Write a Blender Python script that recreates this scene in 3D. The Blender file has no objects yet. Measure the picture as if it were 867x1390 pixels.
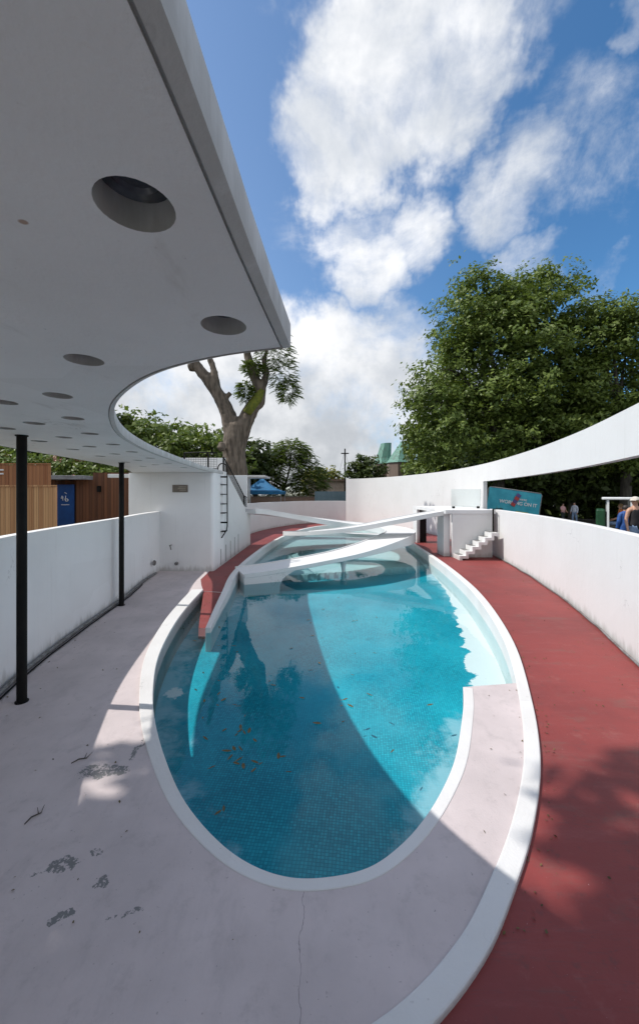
import bpy, math, random
import numpy as np
from mathutils import Vector, Matrix
from mathutils.geometry import tessellate_polygon

random.seed(7)
scene = bpy.context.scene
COL = scene.collection
R = math.radians

# ---------------------------------------------------------------- measuring helpers (photo pixels -> metres)
F, CX, HY, H = 525.0, 433.5, 671.0, 2.6


def at(x, y, d):
    return Vector(((x - CX) * d / F, d, H - (y - HY) * d / F))


def gz(x, y):
    z = 0.85
    if x > 7:
        z -= 0.045 * min(x - 7, 32)
    return z


# ---------------------------------------------------------------- scene objects
def put(o, parent=None):
    COL.objects.link(o)
    if parent is not None:
        o.parent = parent
    return o


def tag(o, label=None, cat=None, group=None, kind=None):
    if label: o['label'] = label
    if cat: o['category'] = cat
    if group: o['group'] = group
    if kind: o['kind'] = kind
    return o


def thing(name, label, cat, loc=(0, 0, 0), rz=0.0, group=None):
    o = bpy.data.objects.new(name, None)
    o.empty_display_size = 0.2
    o.location = loc
    o.rotation_euler = (0, 0, rz)
    put(o)
    return tag(o, label, cat, group)


class MB:
    def __init__(s):
        s.v, s.f, s.m = [], [], []

    def add(s, vs, fs, m=0):
        b = len(s.v)
        s.v += [tuple(p) for p in vs]
        for f in fs:
            s.f.append(tuple(b + i for i in f))
            s.m.append(m)
        return s

    def box(s, x0, x1, y0, y1, z0, z1, m=0, M=None):
        vs = [Vector(p) for p in ((x0, y0, z0), (x1, y0, z0), (x1, y1, z0), (x0, y1, z0), (x0, y0, z1), (x1, y0, z1), (x1, y1, z1), (x0, y1, z1))]
        if M is not None: vs = [M @ p for p in vs]
        return s.add(vs, [(0, 3, 2, 1), (4, 5, 6, 7), (0, 1, 5, 4), (1, 2, 6, 5), (2, 3, 7, 6), (3, 0, 4, 7)], m)

    def tube(s, pts, rad, n=10, m=0, caps=True):
        pts = [Vector(p) for p in pts]
        if not hasattr(rad, '__len__'): rad = [rad] * len(pts)
        vs, fs = [], []
        up = None
        for i, p in enumerate(pts):
            t = (pts[min(i + 1, len(pts) - 1)] - pts[max(i - 1, 0)]).normalized()
            if up is None:
                up = Vector((1, 0, 0)) if abs(t.x) < 0.9 else Vector((0, 1, 0))
            a = (up - t * up.dot(t)).normalized()
            up = a
            b = t.cross(a)
            for k in range(n):
                w = 2 * math.pi * k / n
                vs.append(p + (a * math.cos(w) + b * math.sin(w)) * rad[i])
        for i in range(len(pts) - 1):
            for k in range(n):
                fs.append((i * n + k, i * n + (k + 1) % n, (i + 1) * n + (k + 1) % n, (i + 1) * n + k))
        if caps:
            fs.append(tuple(reversed(range(n))))
            fs.append(tuple((len(pts) - 1) * n + k for k in range(n)))
        return s.add(vs, fs, m)

    def lathe(s, prof, n=24, M=None, m=0):
        vs, fs = [], []
        for (r, z) in prof:
            for k in range(n):
                w = 2 * math.pi * k / n
                p = Vector((r * math.cos(w), r * math.sin(w), z))
                vs.append(M @ p if M is not None else p)
        for i in range(len(prof) - 1):
            for k in range(n):
                fs.append((i * n + k, i * n + (k + 1) % n, (i + 1) * n + (k + 1) % n, (i + 1) * n + k))
        fs.append(tuple(reversed(range(n))))
        fs.append(tuple((len(prof) - 1) * n + k for k in range(n)))
        return s.add(vs, fs, m)

    def sheet(s, polys, z, m=0, flip=False):
        """flat polygon (outer loop, hole loops) at height z"""
        loops = [[Vector((p[0], p[1], 0)) for p in L] for L in polys]
        flat = [p for L in loops for p in L]
        tris = tessellate_polygon(loops)
        fs = []
        for t in tris:
            a, b, c = (flat[i] for i in t)
            up = (b - a).cross(c - a).z > 0
            if up == flip: t = (t[0], t[2], t[1])
            fs.append(tuple(t))
        return s.add([(p.x, p.y, z) for p in flat], fs, m)

    def prism(s, poly, z0, z1, m=0):
        A = sum(poly[i][0] * poly[(i + 1) % len(poly)][1] - poly[(i + 1) % len(poly)][0] * poly[i][1] for i in range(len(poly)))
        if A < 0: poly = poly[::-1]
        n = len(poly)
        s.sheet([poly], z1, m)
        s.sheet([poly], z0, m, flip=True)
        vs = [(p[0], p[1], z0) for p in poly] + [(p[0], p[1], z1) for p in poly]
        return s.add(vs, [(i, (i + 1) % n, n + (i + 1) % n, n + i) for i in range(n)], m)

    def strip(s, A, B, z0, z1, m=0):
        """solid ribbon between edge lines A and B (2-D), heights may be lists"""
        n = len(A)
        if not hasattr(z0, '__len__'): z0 = [z0] * n
        if not hasattr(z1, '__len__'): z1 = [z1] * n
        vs = []
        for i in range(n):
            vs += [(A[i][0], A[i][1], z0[i]), (B[i][0], B[i][1], z0[i]), (B[i][0], B[i][1], z1[i]), (A[i][0], A[i][1], z1[i])]
        fs = []
        for i in range(n - 1):
            a, b = 4 * i, 4 * i + 4
            for k in range(4):
                fs.append((a + k, b + k, b + (k + 1) % 4, a + (k + 1) % 4))
        fs.append((0, 1, 2, 3))
        e = 4 * (n - 1)
        fs.append((e + 3, e + 2, e + 1, e))
        return s.add(vs, fs, m)

    def build(s, name, mats, parent=None, smooth=False, bevel=0, recalc=False, auto=None):
        me = bpy.data.meshes.new(name)
        me.from_pydata(s.v, [], s.f)
        if not isinstance(mats, (list, tuple)): mats = [mats]
        for mm in mats: me.materials.append(mm)
        if len(mats) > 1:
            me.polygons.foreach_set('material_index', s.m)
        if recalc:
            import bmesh
            bm = bmesh.new(); bm.from_mesh(me)
            bmesh.ops.recalc_face_normals(bm, faces=bm.faces)
            bm.to_mesh(me); bm.free()
        if auto is not None:
            me.polygons.foreach_set('use_smooth', [True] * len(me.polygons))
            me.set_sharp_from_angle(angle=R(auto))
        elif smooth:
            me.polygons.foreach_set('use_smooth', [True] * len(me.polygons))
        me.update()
        o = bpy.data.objects.new(name, me)
        put(o, parent)
        if bevel:
            md = o.modifiers.new('bevel', 'BEVEL'); md.width = bevel; md.segments = 2; md.limit_method = 'ANGLE'; md.angle_limit = R(50)
        return o


def smooth(pts, per=6, closed=False):
    """Catmull-Rom through points of any dimension"""
    P = [np.array(p, float) for p in pts]
    n = len(P)
    out = []
    rng = n if closed else n - 1
    for i in range(rng):
        p0 = P[(i - 1) % n] if closed or i > 0 else 2 * P[0] - P[1]
        p1 = P[i]
        p2 = P[(i + 1) % n]
        p3 = P[(i + 2) % n] if closed or i + 2 < n else 2 * P[-1] - P[-2]
        # centripetal
        t0 = 0; t1 = t0 + max(np.linalg.norm(p1 - p0), 1e-6) ** 0.5
        t2 = t1 + max(np.linalg.norm(p2 - p1), 1e-6) ** 0.5
        t3 = t2 + max(np.linalg.norm(p3 - p2), 1e-6) ** 0.5
        for k in range(per):
            t = t1 + (t2 - t1) * k / per
            A1 = (t1 - t) / (t1 - t0) * p0 + (t - t0) / (t1 - t0) * p1
            A2 = (t2 - t) / (t2 - t1) * p1 + (t - t1) / (t2 - t1) * p2
            A3 = (t3 - t) / (t3 - t2) * p2 + (t - t2) / (t3 - t2) * p3
            B1 = (t2 - t) / (t2 - t0) * A1 + (t - t0) / (t2 - t0) * A2
            B2 = (t3 - t) / (t3 - t1) * A2 + (t - t1) / (t3 - t1) * A3
            out.append((t2 - t) / (t2 - t1) * B1 + (t - t1) / (t2 - t1) * B2)
    if not closed: out.append(P[-1])
    return [tuple(p) for p in out]


def offset(pts, d, closed=False):
    """shift a 2-D line to its left by d (d may be a list)"""
    n = len(pts)
    out = []
    for i in range(n):
        a = pts[(i - 1) % n] if closed or i > 0 else pts[i]
        b = pts[(i + 1) % n] if closed or i < n - 1 else pts[i]
        p = pts[i]
        def unit(u, v):
            L = math.hypot(v[0] - u[0], v[1] - u[1]) or 1
            return ((v[0] - u[0]) / L, (v[1] - u[1]) / L)
        if a is p or a == p: t1 = t2 = unit(p, b)
        elif b is p or b == p: t1 = t2 = unit(a, p)
        else: t1, t2 = unit(a, p), unit(p, b)
        n1, n2 = (-t1[1], t1[0]), (-t2[1], t2[0])
        m = (n1[0] + n2[0], n1[1] + n2[1])
        L2 = m[0] ** 2 + m[1] ** 2
        k = 2 / max(L2, 0.5)
        dd = d[i] if hasattr(d, '__len__') else d
        out.append((p[0] + m[0] * k * dd, p[1] + m[1] * k * dd))
    return out


# ---------------------------------------------------------------- materials
class G:
    """tiny node-graph helper"""
    def __init__(s, tree): s.t = tree
    def n(s, typ, **kw):
        nd = s.t.nodes.new(typ)
        for k, v in kw.items(): setattr(nd, k, v)
        return nd
    def _in(s, nd, i, v):
        if v is None: return
        if isinstance(v, bpy.types.NodeSocket): s.t.links.new(v, nd.inputs[i])
        else: nd.inputs[i].default_value = v
    def math(s, op, a, b=None, c=None, clamp=False):
        nd = s.n('ShaderNodeMath', operation=op, use_clamp=clamp)
        s._in(nd, 0, a); s._in(nd, 1, b); s._in(nd, 2, c)
        return nd.outputs[0]
    def vmath(s, op, a, b=None, scale=None):
        nd = s.n('ShaderNodeVectorMath', operation=op)
        s._in(nd, 0, a); s._in(nd, 1, b)
        if scale is not None: s._in(nd, 'Scale', scale)
        return nd.outputs['Value'] if op in ('DOT_PRODUCT', 'LENGTH', 'DISTANCE') else nd.outputs[0]
    def noise(s, vec, scale, detail=4, rough=0.55, dist=0.0, color=False):
        nd = s.n('ShaderNodeTexNoise')
        s._in(nd, 'Vector', vec); nd.inputs['Scale'].default_value = scale
        nd.inputs['Detail'].default_value = detail; nd.inputs['Roughness'].default_value = rough
        nd.inputs['Distortion'].default_value = dist
        return nd.outputs['Color' if color else 'Fac']
    def ramp(s, v, a, b, to0=0.0, to1=1.0, smooth=True):
        nd = s.n('ShaderNodeMapRange')
        nd.interpolation_type = 'SMOOTHSTEP' if smooth else 'LINEAR'
        s._in(nd, 'Value', v)
        for k, x in (('From Min', a), ('From Max', b), ('To Min', to0), ('To Max', to1)): s._in(nd, k, x)
        return nd.outputs[0]
    def mix(s, fac, a, b, mode='MIX'):
        nd = s.n('ShaderNodeMix', data_type='RGBA', blend_type=mode)
        s._in(nd, 0, fac)
        s._in(nd, 6, a if isinstance(a, bpy.types.NodeSocket) else (*a, 1)[:4])
        s._in(nd, 7, b if isinstance(b, bpy.types.NodeSocket) else (*b, 1)[:4])
        return nd.outputs[2]
    def scale(s, vec, sx, sy, sz, loc=(0, 0, 0), rot=(0, 0, 0)):
        nd = s.n('ShaderNodeMapping')
        s._in(nd, 0, vec); nd.inputs['Scale'].default_value = (sx, sy, sz)
        nd.inputs['Location'].default_value = loc; nd.inputs['Rotation'].default_value = rot
        return nd.outputs[0]
    def bump(s, h, strength, dist=0.01):
        nd = s.n('ShaderNodeBump'); s._in(nd, 'Height', h)
        nd.inputs['Strength'].default_value = strength; nd.inputs['Distance'].default_value = dist
        return nd.outputs[0]


def new_mat(name):
    m = bpy.data.materials.new(name); m.use_nodes = True
    g = G(m.node_tree)
    return m, g, m.node_tree.nodes['Principled BSDF']


def simple(name, c1, c2=None, rough=0.6, scale=4.0, bump=0.0, bscale=40.0, metal=0.0, stretch=(1, 1, 1), spec=0.5, detail=4):
    m, g, p = new_mat(name)
    tc = g.n('ShaderNodeTexCoord').outputs['Object']
    v = g.scale(tc, *stretch)
    c2 = c2 or tuple(x * 0.8 for x in c1)
    f = g.ramp(g.noise(v, scale, detail), 0.35, 0.68)
    g._in(p, 'Base Color', g.mix(f, c1, c2))
    p.inputs['Roughness'].default_value = rough
    p.inputs['Metallic'].default_value = metal
    p.inputs['Specular IOR Level'].default_value = spec
    if bump: g._in(p, 'Normal', g.bump(g.noise(v, bscale, 3), bump))
    return m


def white_paint(name, base, dirt, amount=0.5, bump=0.25, streak=True, brush=False, rust=False):
    m, g, p = new_mat(name)
    tc = g.n('ShaderNodeTexCoord').outputs['Object']
    big = g.ramp(g.noise(tc, 0.7, 5, 0.6), 0.38, 0.72)
    c = g.mix(g.math('MULTIPLY', big, 0.35 * amount), base, dirt)
    if streak:
        st = g.noise(g.scale(tc, 5, 5, 0.35), 1.5, 5, 0.65)
        c = g.mix(g.ramp(st, 0.56, 0.8, 0, 0.45 * amount), c, dirt)
    sp = g.noise(tc, 16, 4, 0.7)
    c = g.mix(g.ramp(sp, 0.66, 0.76, 0, 0.6 * amount), c, tuple(x * 0.6 for x in dirt))
    if streak:
        sz = g.n('ShaderNodeSeparateXYZ'); g._in(sz, 0, tc)
        zz = g.math('ADD', sz.outputs[2], g.math('MULTIPLY', g.math('SUBTRACT', g.noise(g.scale(tc, 3, 3, 0.6), 2.0, 5, 0.7), 0.5), 0.5))
        c = g.mix(g.ramp(zz, 0.0, 0.22, 0.55, 0), c, (0.33, 0.31, 0.28))
        dr = g.noise(g.scale(tc, 9, 9, 0.22), 1.3, 4, 0.6)
        c = g.mix(g.ramp(dr, 0.63, 0.76, 0, 0.35), c, (0.42, 0.42, 0.39))
    vo = g.n('ShaderNodeTexVoronoi', distance='CHEBYCHEV'); g._in(vo, 'Vector', g.scale(tc, 1, 1, 1.3)); vo.inputs['Scale'].default_value = 0.55
    sv_ = g.n('ShaderNodeSeparateColor'); g._in(sv_, 0, vo.outputs['Color'])
    c = g.mix(g.ramp(sv_.outputs[0], 0.55, 0.95, 0, 0.10 * amount / 0.5, smooth=False), c, dirt)
    ck = g.math('ABSOLUTE', g.math('SUBTRACT', g.noise(g.vmath('ADD', tc, (7.3, 2.1, 4.4)), 0.85, 5, 0.55), 0.5))
    ck = g.math('MULTIPLY', g.ramp(ck, 0.0005, 0.003, 0.42, 0), g.ramp(g.noise(tc, 0.5, 2), 0.58, 0.66))
    c = g.mix(ck, c, tuple(x * 0.35 for x in dirt))
    if rust:
        c = g.mix(g.ramp(g.noise(tc, 7.5, 1, 0.3), 0.795, 0.81, 0, 0.7), c, (0.30, 0.13, 0.03))
        c = g.mix(g.ramp(g.noise(g.scale(tc, 1, 0.35, 1, rot=(0, 0, 0.5)), 3.0, 5, 0.65), 0.58, 0.75, 0, 0.35), c, (0.36, 0.31, 0.27))
    if brush:
        chip = g.ramp(g.noise(tc, 26, 5, 0.7), 0.72, 0.745, 0, 0.8)
        c = g.mix(chip, c, (0.16, 0.15, 0.15))
    g._in(p, 'Base Color', c)
    p.inputs['Roughness'].default_value = 0.62
    p.inputs['Specular IOR Level'].default_value = 0.3
    h = g.math('ADD', g.noise(tc, 55, 3), g.math('MULTIPLY', g.noise(tc, 4.5, 4), 3.0))
    g._in(p, 'Normal', g.bump(h, bump, 0.006))
    return m


M = {}
M['white'] = white_paint('white_render', (0.70, 0.70, 0.695), (0.54, 0.53, 0.51), 0.5)
M['shaded_wall_lift'] = white_paint('white_wall_lifted', (0.87, 0.865, 0.86), (0.6, 0.58, 0.56), 0.5)  # brighter copy of the white render, lifts the walls standing in shade
M['soffit'] = white_paint('white_soffit', (0.82, 0.81, 0.795), (0.54, 0.52, 0.49), 0.8, 0.6, streak=False, rust=True)
M['kerb'] = white_paint('kerb_paint', (0.68, 0.675, 0.67), (0.50, 0.47, 0.44), 0.8, 0.4, streak=False, brush=True)
M['ramp'] = white_paint('ramp_paint', (0.70, 0.70, 0.70), (0.5, 0.5, 0.47), 0.7, 0.3, streak=False)
M['black'] = simple('black_steel', (0.006, 0.006, 0.006), (0.01, 0.009, 0.008), 0.7, 9, 0.1, spec=0.2)
M['pipe'] = simple('grey_pipe', (0.22, 0.22, 0.22), (0.12, 0.11, 0.1), 0.55, 12, 0.1)
M['lens'] = simple('lens_glass', (0.05, 0.06, 0.08), (0.08, 0.09, 0.1), 0.18, 20)
M['plaque'] = simple('plaque_bronze', (0.2, 0.165, 0.13), (0.15, 0.12, 0.1), 0.5, 8)
M['plaque_text'] = simple('plaque_letters', (0.42, 0.37, 0.3), None, 0.5)
M['dark_recess'] = simple('dark_recess', (0.03, 0.03, 0.03), None, 0.9)
M['glass'] = None


def m_deck():
    m, g, p = new_mat('pink_deck')
    tc = g.n('ShaderNodeTexCoord').outputs['Object']
    c = g.mix(g.ramp(g.noise(tc, 0.9, 5, 0.6), 0.3, 0.7), (0.60, 0.525, 0.525), (0.49, 0.43, 0.43))
    c = g.mix(g.ramp(g.noise(tc, 5, 6, 0.7), 0.52, 0.75, 0, 0.5), c, (0.36, 0.32, 0.32))
    c = g.mix(g.ramp(g.noise(g.scale(tc, 1.2, 0.5, 1, rot=(0, 0, 0.4)), 2.2, 6, 0.7), 0.52, 0.7, 0, 0.4), c, (0.40, 0.355, 0.36))
    c = g.mix(g.ramp(g.noise(tc, 38, 3, 0.6), 0.68, 0.74, 0, 0.55), c, (0.2, 0.18, 0.18))
    # flaked paint showing grey screed, patches where the photograph has them
    n1 = g.noise(tc, 7, 6, 0.68)
    warp = g.vmath('ADD', tc, g.vmath('SCALE', g.noise(tc, 3.2, 3, color=True), None, 0.34))
    mask = None
    for (x, y, sx, sy, rz) in ((-2.02, 3.62, 0.30, 0.11, 0.7), (-1.83, 3.98, 0.07, 0.26, -0.25), (-1.83, 2.70, 0.17, 0.055, 0.15), (-1.45, 2.56, 0.09, 0.07, 0.3),
                               (-1.22, 2.42, 0.12, 0.045, 0.6), (-1.62, 2.78, 0.07, 0.05, 0.0), (-1.6, 2.38, 0.1, 0.04, 0)):
        d = g.vmath('LENGTH', g.scale(g.vmath('SUBTRACT', warp, (x + 0.17, y + 0.17, 0.17)), 1 / sx, 1 / sy, 0, rot=(0, 0, 0)))
        k = g.ramp(d, 0.45, 1.25, 1.0, 0.0)
        mask = k if mask is None else g.math('MAXIMUM', mask, k)
    fl = g.ramp(g.math('ADD', g.math('MULTIPLY', mask, 0.235), g.math('ADD', g.math('MULTIPLY', g.noise(tc, 11, 6, 0.75), 0.55), g.math('MULTIPLY', g.noise(tc, 48, 4, 0.75), 0.45))), 0.70, 0.712)
    fl = g.math('MULTIPLY', fl, g.ramp(mask, 0.02, 0.3))
    c = g.mix(g.math('MULTIPLY', fl, 0.9), c, (0.16, 0.165, 0.165))
    # hairline crack towards the kerb
    sx = g.n('ShaderNodeSeparateXYZ'); g._in(sx, 0, tc)
    wob = g.math('MULTIPLY', g.math('SUBTRACT', g.noise(tc, 6, 4), 0.5), 0.10)
    cr = g.math('ABSOLUTE', g.math('ADD', g.math('ADD', sx.outputs[0], 0.105), wob))
    cr = g.math('MULTIPLY', g.ramp(cr, 0.0007, 0.003, 0.6, 0), g.ramp(sx.outputs[1], 2.56, 2.6, 1, 0))
    c = g.mix(cr, c, (0.09, 0.08, 0.08))
    g._in(p, 'Base Color', c)
    p.inputs['Roughness'].default_value = 0.75
    p.inputs['Specular IOR Level'].default_value = 0.3
    h = g.math('ADD', g.noise(tc, 70, 3), g.math('MULTIPLY', fl, -3.0))
    g._in(p, 'Normal', g.bump(h, 0.3, 0.006))
    return m


def m_red():
    m, g, p = new_mat('red_walkway')
    tc = g.n('ShaderNodeTexCoord').outputs['Object']
    c = g.mix(g.ramp(g.noise(tc, 0.6, 6, 0.62), 0.32, 0.7), (0.245, 0.041, 0.037), (0.18, 0.033, 0.031))
    br = g.noise(g.scale(tc, 0.5, 2.6, 1, rot=(0, 0, 0.5)), 2.4, 6, 0.7)
    c = g.mix(g.ramp(br, 0.5, 0.75, 0, 0.5), c, (0.27, 0.075, 0.072))
    c = g.mix(g.ramp(g.noise(tc, 9, 5, 0.7), 0.56, 0.72, 0, 0.6), c, (0.13, 0.045, 0.042))
    c = g.mix(g.ramp(g.noise(g.scale(tc, 0.8, 2.0, 1, rot=(0, 0, 0.8)), 1.4, 7, 0.72), 0.53, 0.68, 0, 0.55), c, (0.17, 0.075, 0.062))
    c = g.mix(g.ramp(g.noise(tc, 2.3, 6, 0.7), 0.58, 0.75, 0, 0.4), c, (0.30, 0.12, 0.105))
    c = g.mix(g.ramp(g.noise(tc, 60, 2, 0.5), 0.75, 0.79, 0, 0.8), c, (0.5, 0.36, 0.36))
    scr = g.noise(g.scale(tc, 0.6, 9, 1, rot=(0, 0, 0.9)), 1.1, 3, 0.5)
    c = g.mix(g.ramp(g.math('ABSOLUTE', g.math('SUBTRACT', scr, 0.5)), 0.0, 0.006, 0.35, 0), c, (0.13, 0.05, 0.05))
    g._in(p, 'Base Color', c)
    p.inputs['Roughness'].default_value = 0.62
    g._in(p, 'Normal', g.bump(g.noise(tc, 45, 4, 0.7), 0.35, 0.006))
    return m


def m_pool():
    m, g, p = new_mat('pool_mosaic')
    geo = g.n('ShaderNodeNewGeometry')
    tc = geo.outputs['Position']
    e = g.n('ShaderNodeAttribute', attribute_name='edge').outputs['Fac']
    pale = g.n('ShaderNodeAttribute', attribute_name='pale').outputs['Fac']
    bench = g.n('ShaderNodeAttribute', attribute_name='bench').outputs['Fac']
    c = g.mix(g.ramp(g.noise(tc, 0.55, 5, 0.6), 0.3, 0.7), (0.016, 0.34, 0.44), (0.028, 0.43, 0.53))
    # small mosaic tiles: dark joints, each tile slightly different
    br = g.n('ShaderNodeTexBrick', offset=0.0, squash=1.0)
    g._in(br, 'Vector', g.scale(g.vmath('ADD', tc, g.vmath('SCALE', g.noise(tc, 1.2, 3, color=True), None, 0.05)), 1, 1, 1, rot=(0, 0, 0.12)))
    br.inputs['Scale'].default_value = 1.0
    br.inputs['Brick Width'].default_value = 0.034; br.inputs['Row Height'].default_value = 0.034
    br.inputs['Mortar Size'].default_value = 0.0032; br.inputs['Mortar Smooth'].default_value = 0.2; br.inputs['Bias'].default_value = 0
    br.inputs['Color1'].default_value = (0.70, 0.74, 0.76, 1); br.inputs['Color2'].default_value = (1.12, 1.10, 1.08, 1); br.inputs['Mortar'].default_value = (0.42, 0.45, 0.47, 1)
    clean = g.ramp(g.noise(tc, 0.9, 4), 0.3, 0.62, 0.35, 1.0)
    c = g.mix(clean, c, br.outputs['Color'], 'MULTIPLY')
    # chalky lime bloom towards the rim
    n2 = g.noise(tc, 2.1, 7, 0.68, 0.4)
    b = g.math('ADD', n2, g.ramp(e, 0.0, 0.95, 0.24, -0.25))
    c = g.mix(g.ramp(b, 0.52, 0.78, 0, 0.75), c, (0.42, 0.58, 0.64))
    # white flaking strip along the kerb
    bb = g.math('ADD', bench, g.math('MULTIPLY', g.math('SUBTRACT', g.noise(tc, 1.9, 6, 0.62), 0.5), 0.8))
    c = g.mix(g.ramp(bb, 0.36, 0.40), c, (0.86, 0.76, 0.75))
    # paler painted floor behind
    c = g.mix(g.math('MULTIPLY', pale, 0.8), c, g.mix(g.ramp(g.noise(tc, 1.2, 6, 0.7), 0.3, 0.7), (0.58, 0.66, 0.65), (0.46, 0.56, 0.56)))
    # brown leaf dust
    c = g.mix(g.ramp(g.noise(tc, 13, 5, 0.75), 0.66, 0.76, 0, 0.45), c, (0.06, 0.07, 0.05))
    g._in(p, 'Base Color', c)
    p.inputs['Roughness'].default_value = 0.7
    p.inputs['Specular IOR Level'].default_value = 0.1
    return m


def m_pool_wall():
    m, g, p = new_mat('pool_side')
    geo = g.n('ShaderNodeNewGeometry')
    sx = g.n('ShaderNodeSeparateXYZ'); g._in(sx, 0, geo.outputs['Position'])
    z = g.math('ADD', sx.outputs[2], g.math('MULTIPLY', g.noise(geo.outputs['Position'], 3, 5), 0.05))
    c = g.mix(g.ramp(z, -0.205, -0.175), (0.40, 0.50, 0.51), (0.76, 0.76, 0.76))
    tl = g.math('ABSOLUTE', g.math('ADD', z, 0.185)); c = g.mix(g.ramp(tl, 0.004, 0.022, 0.75, 0), c, (0.22, 0.20, 0.13))
    g._in(p, 'Base Color', c); p.inputs['Roughness'].default_value = 0.6
    return m


def m_water():
    m = bpy.data.materials.new('pool_water'); m.use_nodes = True
    t = m.node_tree; t.nodes.clear(); g = G(t)
    geo = g.n('ShaderNodeNewGeometry').outputs['Position']
    h = g.math('ADD', g.noise(geo, 1.1, 2), g.math('MULTIPLY', g.noise(geo, 7, 3), 0.16))
    nrm = g.bump(h, 0.15, 0.02)
    tr = g.n('ShaderNodeBsdfTransparent'); tr.inputs[0].default_value = (0.80, 0.95, 0.97, 1)
    gl = g.n('ShaderNodeBsdfGlossy'); gl.inputs['Roughness'].default_value = 0.0; g._in(gl, 'Normal', nrm)
    fr = g.n('ShaderNodeFresnel'); fr.inputs[0].default_value = 1.333; g._in(fr, 'Normal', nrm)
    mx = g.n('ShaderNodeMixShader'); g._in(mx, 0, fr.outputs[0]); t.links.new(tr.outputs[0], mx.inputs[1]); t.links.new(gl.outputs[0], mx.inputs[2])
    o = g.n('ShaderNodeOutputMaterial'); t.links.new(mx.outputs[0], o.inputs[0])
    return m


def m_glass():
    m = bpy.data.materials.new('clear_glass'); m.use_nodes = True
    t = m.node_tree; t.nodes.clear(); g = G(t)
    tr = g.n('ShaderNodeBsdfTransparent'); tr.inputs[0].default_value = (0.9, 0.93, 0.93, 1)
    gl = g.n('ShaderNodeBsdfGlossy'); gl.inputs['Roughness'].default_value = 0.02
    fr = g.n('ShaderNodeFresnel'); fr.inputs[0].default_value = 1.45
    mx = g.n('ShaderNodeMixShader'); g._in(mx, 0, fr.outputs[0]); t.links.new(tr.outputs[0], mx.inputs[1]); t.links.new(gl.outputs[0], mx.inputs[2])
    o = g.n('ShaderNodeOutputMaterial'); t.links.new(mx.outputs[0], o.inputs[0])
    return m


def m_leaf(name, c1, c2, trans=0.25):
    m = bpy.data.materials.new(name); m.use_nodes = True
    t = m.node_tree; g = G(t); p = t.nodes['Principled BSDF']
    geo = g.n('ShaderNodeNewGeometry')
    f = g.math('ADD', g.math('MULTIPLY', geo.outputs['Random Per Island'], 0.6), g.math('MULTIPLY', g.noise(geo.outputs['Position'], 0.7, 2), 0.4))
    c = g.mix(g.ramp(f, 0.1, 0.9, smooth=False), c1, c2)
    g._in(p, 'Base Color', c); p.inputs['Roughness'].default_value = 0.5; p.inputs['Specular IOR Level'].default_value = 0.35
    tl = g.n('ShaderNodeBsdfTranslucent'); g._in(tl, 0, g.mix(0.5, c, (0.16, 0.22, 0.02)))
    mx = g.n('ShaderNodeMixShader'); mx.inputs[0].default_value = trans
    t.links.new(p.outputs[0], mx.inputs[1]); t.links.new(tl.outputs[0], mx.inputs[2])
    t.links.new(mx.outputs[0], t.nodes['Material Output'].inputs[0])
    return m


def m_boards(name, c1, c2, width=0.12, axis=0):
    """upright timber boards: dark joint lines, every board its own tone"""
    m, g, p = new_mat(name)
    tc = g.n('ShaderNodeTexCoord').outputs['Object']
    sx = g.n('ShaderNodeSeparateXYZ'); g._in(sx, 0, tc)
    u = g.math('DIVIDE', sx.outputs[axis], width)
    k = g.math('FLOOR', u)
    fr = g.math('FRACT', u)
    wn = g.n('ShaderNodeTexWhiteNoise', noise_dimensions='1D'); g._in(wn, 'W', k)
    gr = g.noise(g.scale(tc, 14, 14, 1.2), 2.5, 5, 0.65)
    f = g.math('ADD', g.math('MULTIPLY', wn.outputs['Value'], 0.75), g.math('MULTIPLY', gr, 0.35))
    c = g.mix(g.ramp(f, 0.1, 1.0, smooth=False), c1, c2)
    j = g.ramp(g.math('ABSOLUTE', g.math('SUBTRACT', fr, 0.5)), 0.455, 0.48)
    c = g.mix(g.math('MULTIPLY', j, 0.85), c, tuple(x * 0.12 for x in c1))
    g._in(p, 'Base Color', c); p.inputs['Roughness'].default_value = 0.7
    g._in(p, 'Normal', g.bump(g.math('SUBTRACT', g.math('MULTIPLY', gr, 0.3), j), 0.5, 0.012))
    return m


def m_brick():
    m, g, p = new_mat('brown_brick')
    tc = g.n('ShaderNodeTexCoord').outputs['Object']
    sx = g.n('ShaderNodeSeparateXYZ'); g._in(sx, 0, tc)
    cb = g.n('ShaderNodeCombineXYZ'); g._in(cb, 0, g.math('ADD', sx.outputs[0], sx.outputs[1])); g._in(cb, 1, sx.outputs[2])
    br = g.n('ShaderNodeTexBrick'); g._in(br, 'Vector', cb.outputs[0]); br.inputs['Scale'].default_value = 1
    br.inputs['Brick Width'].default_value = 0.225; br.inputs['Row Height'].default_value = 0.075; br.inputs['Mortar Size'].default_value = 0.008
    br.inputs['Color1'].default_value = (0.17, 0.095, 0.065, 1); br.inputs['Color2'].default_value = (0.24, 0.14, 0.095, 1); br.inputs['Mortar'].default_value = (0.22, 0.19, 0.16, 1)
    g._in(p, 'Base Color', br.outputs['Color']); p.inputs['Roughness'].default_value = 0.85
    return m


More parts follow.
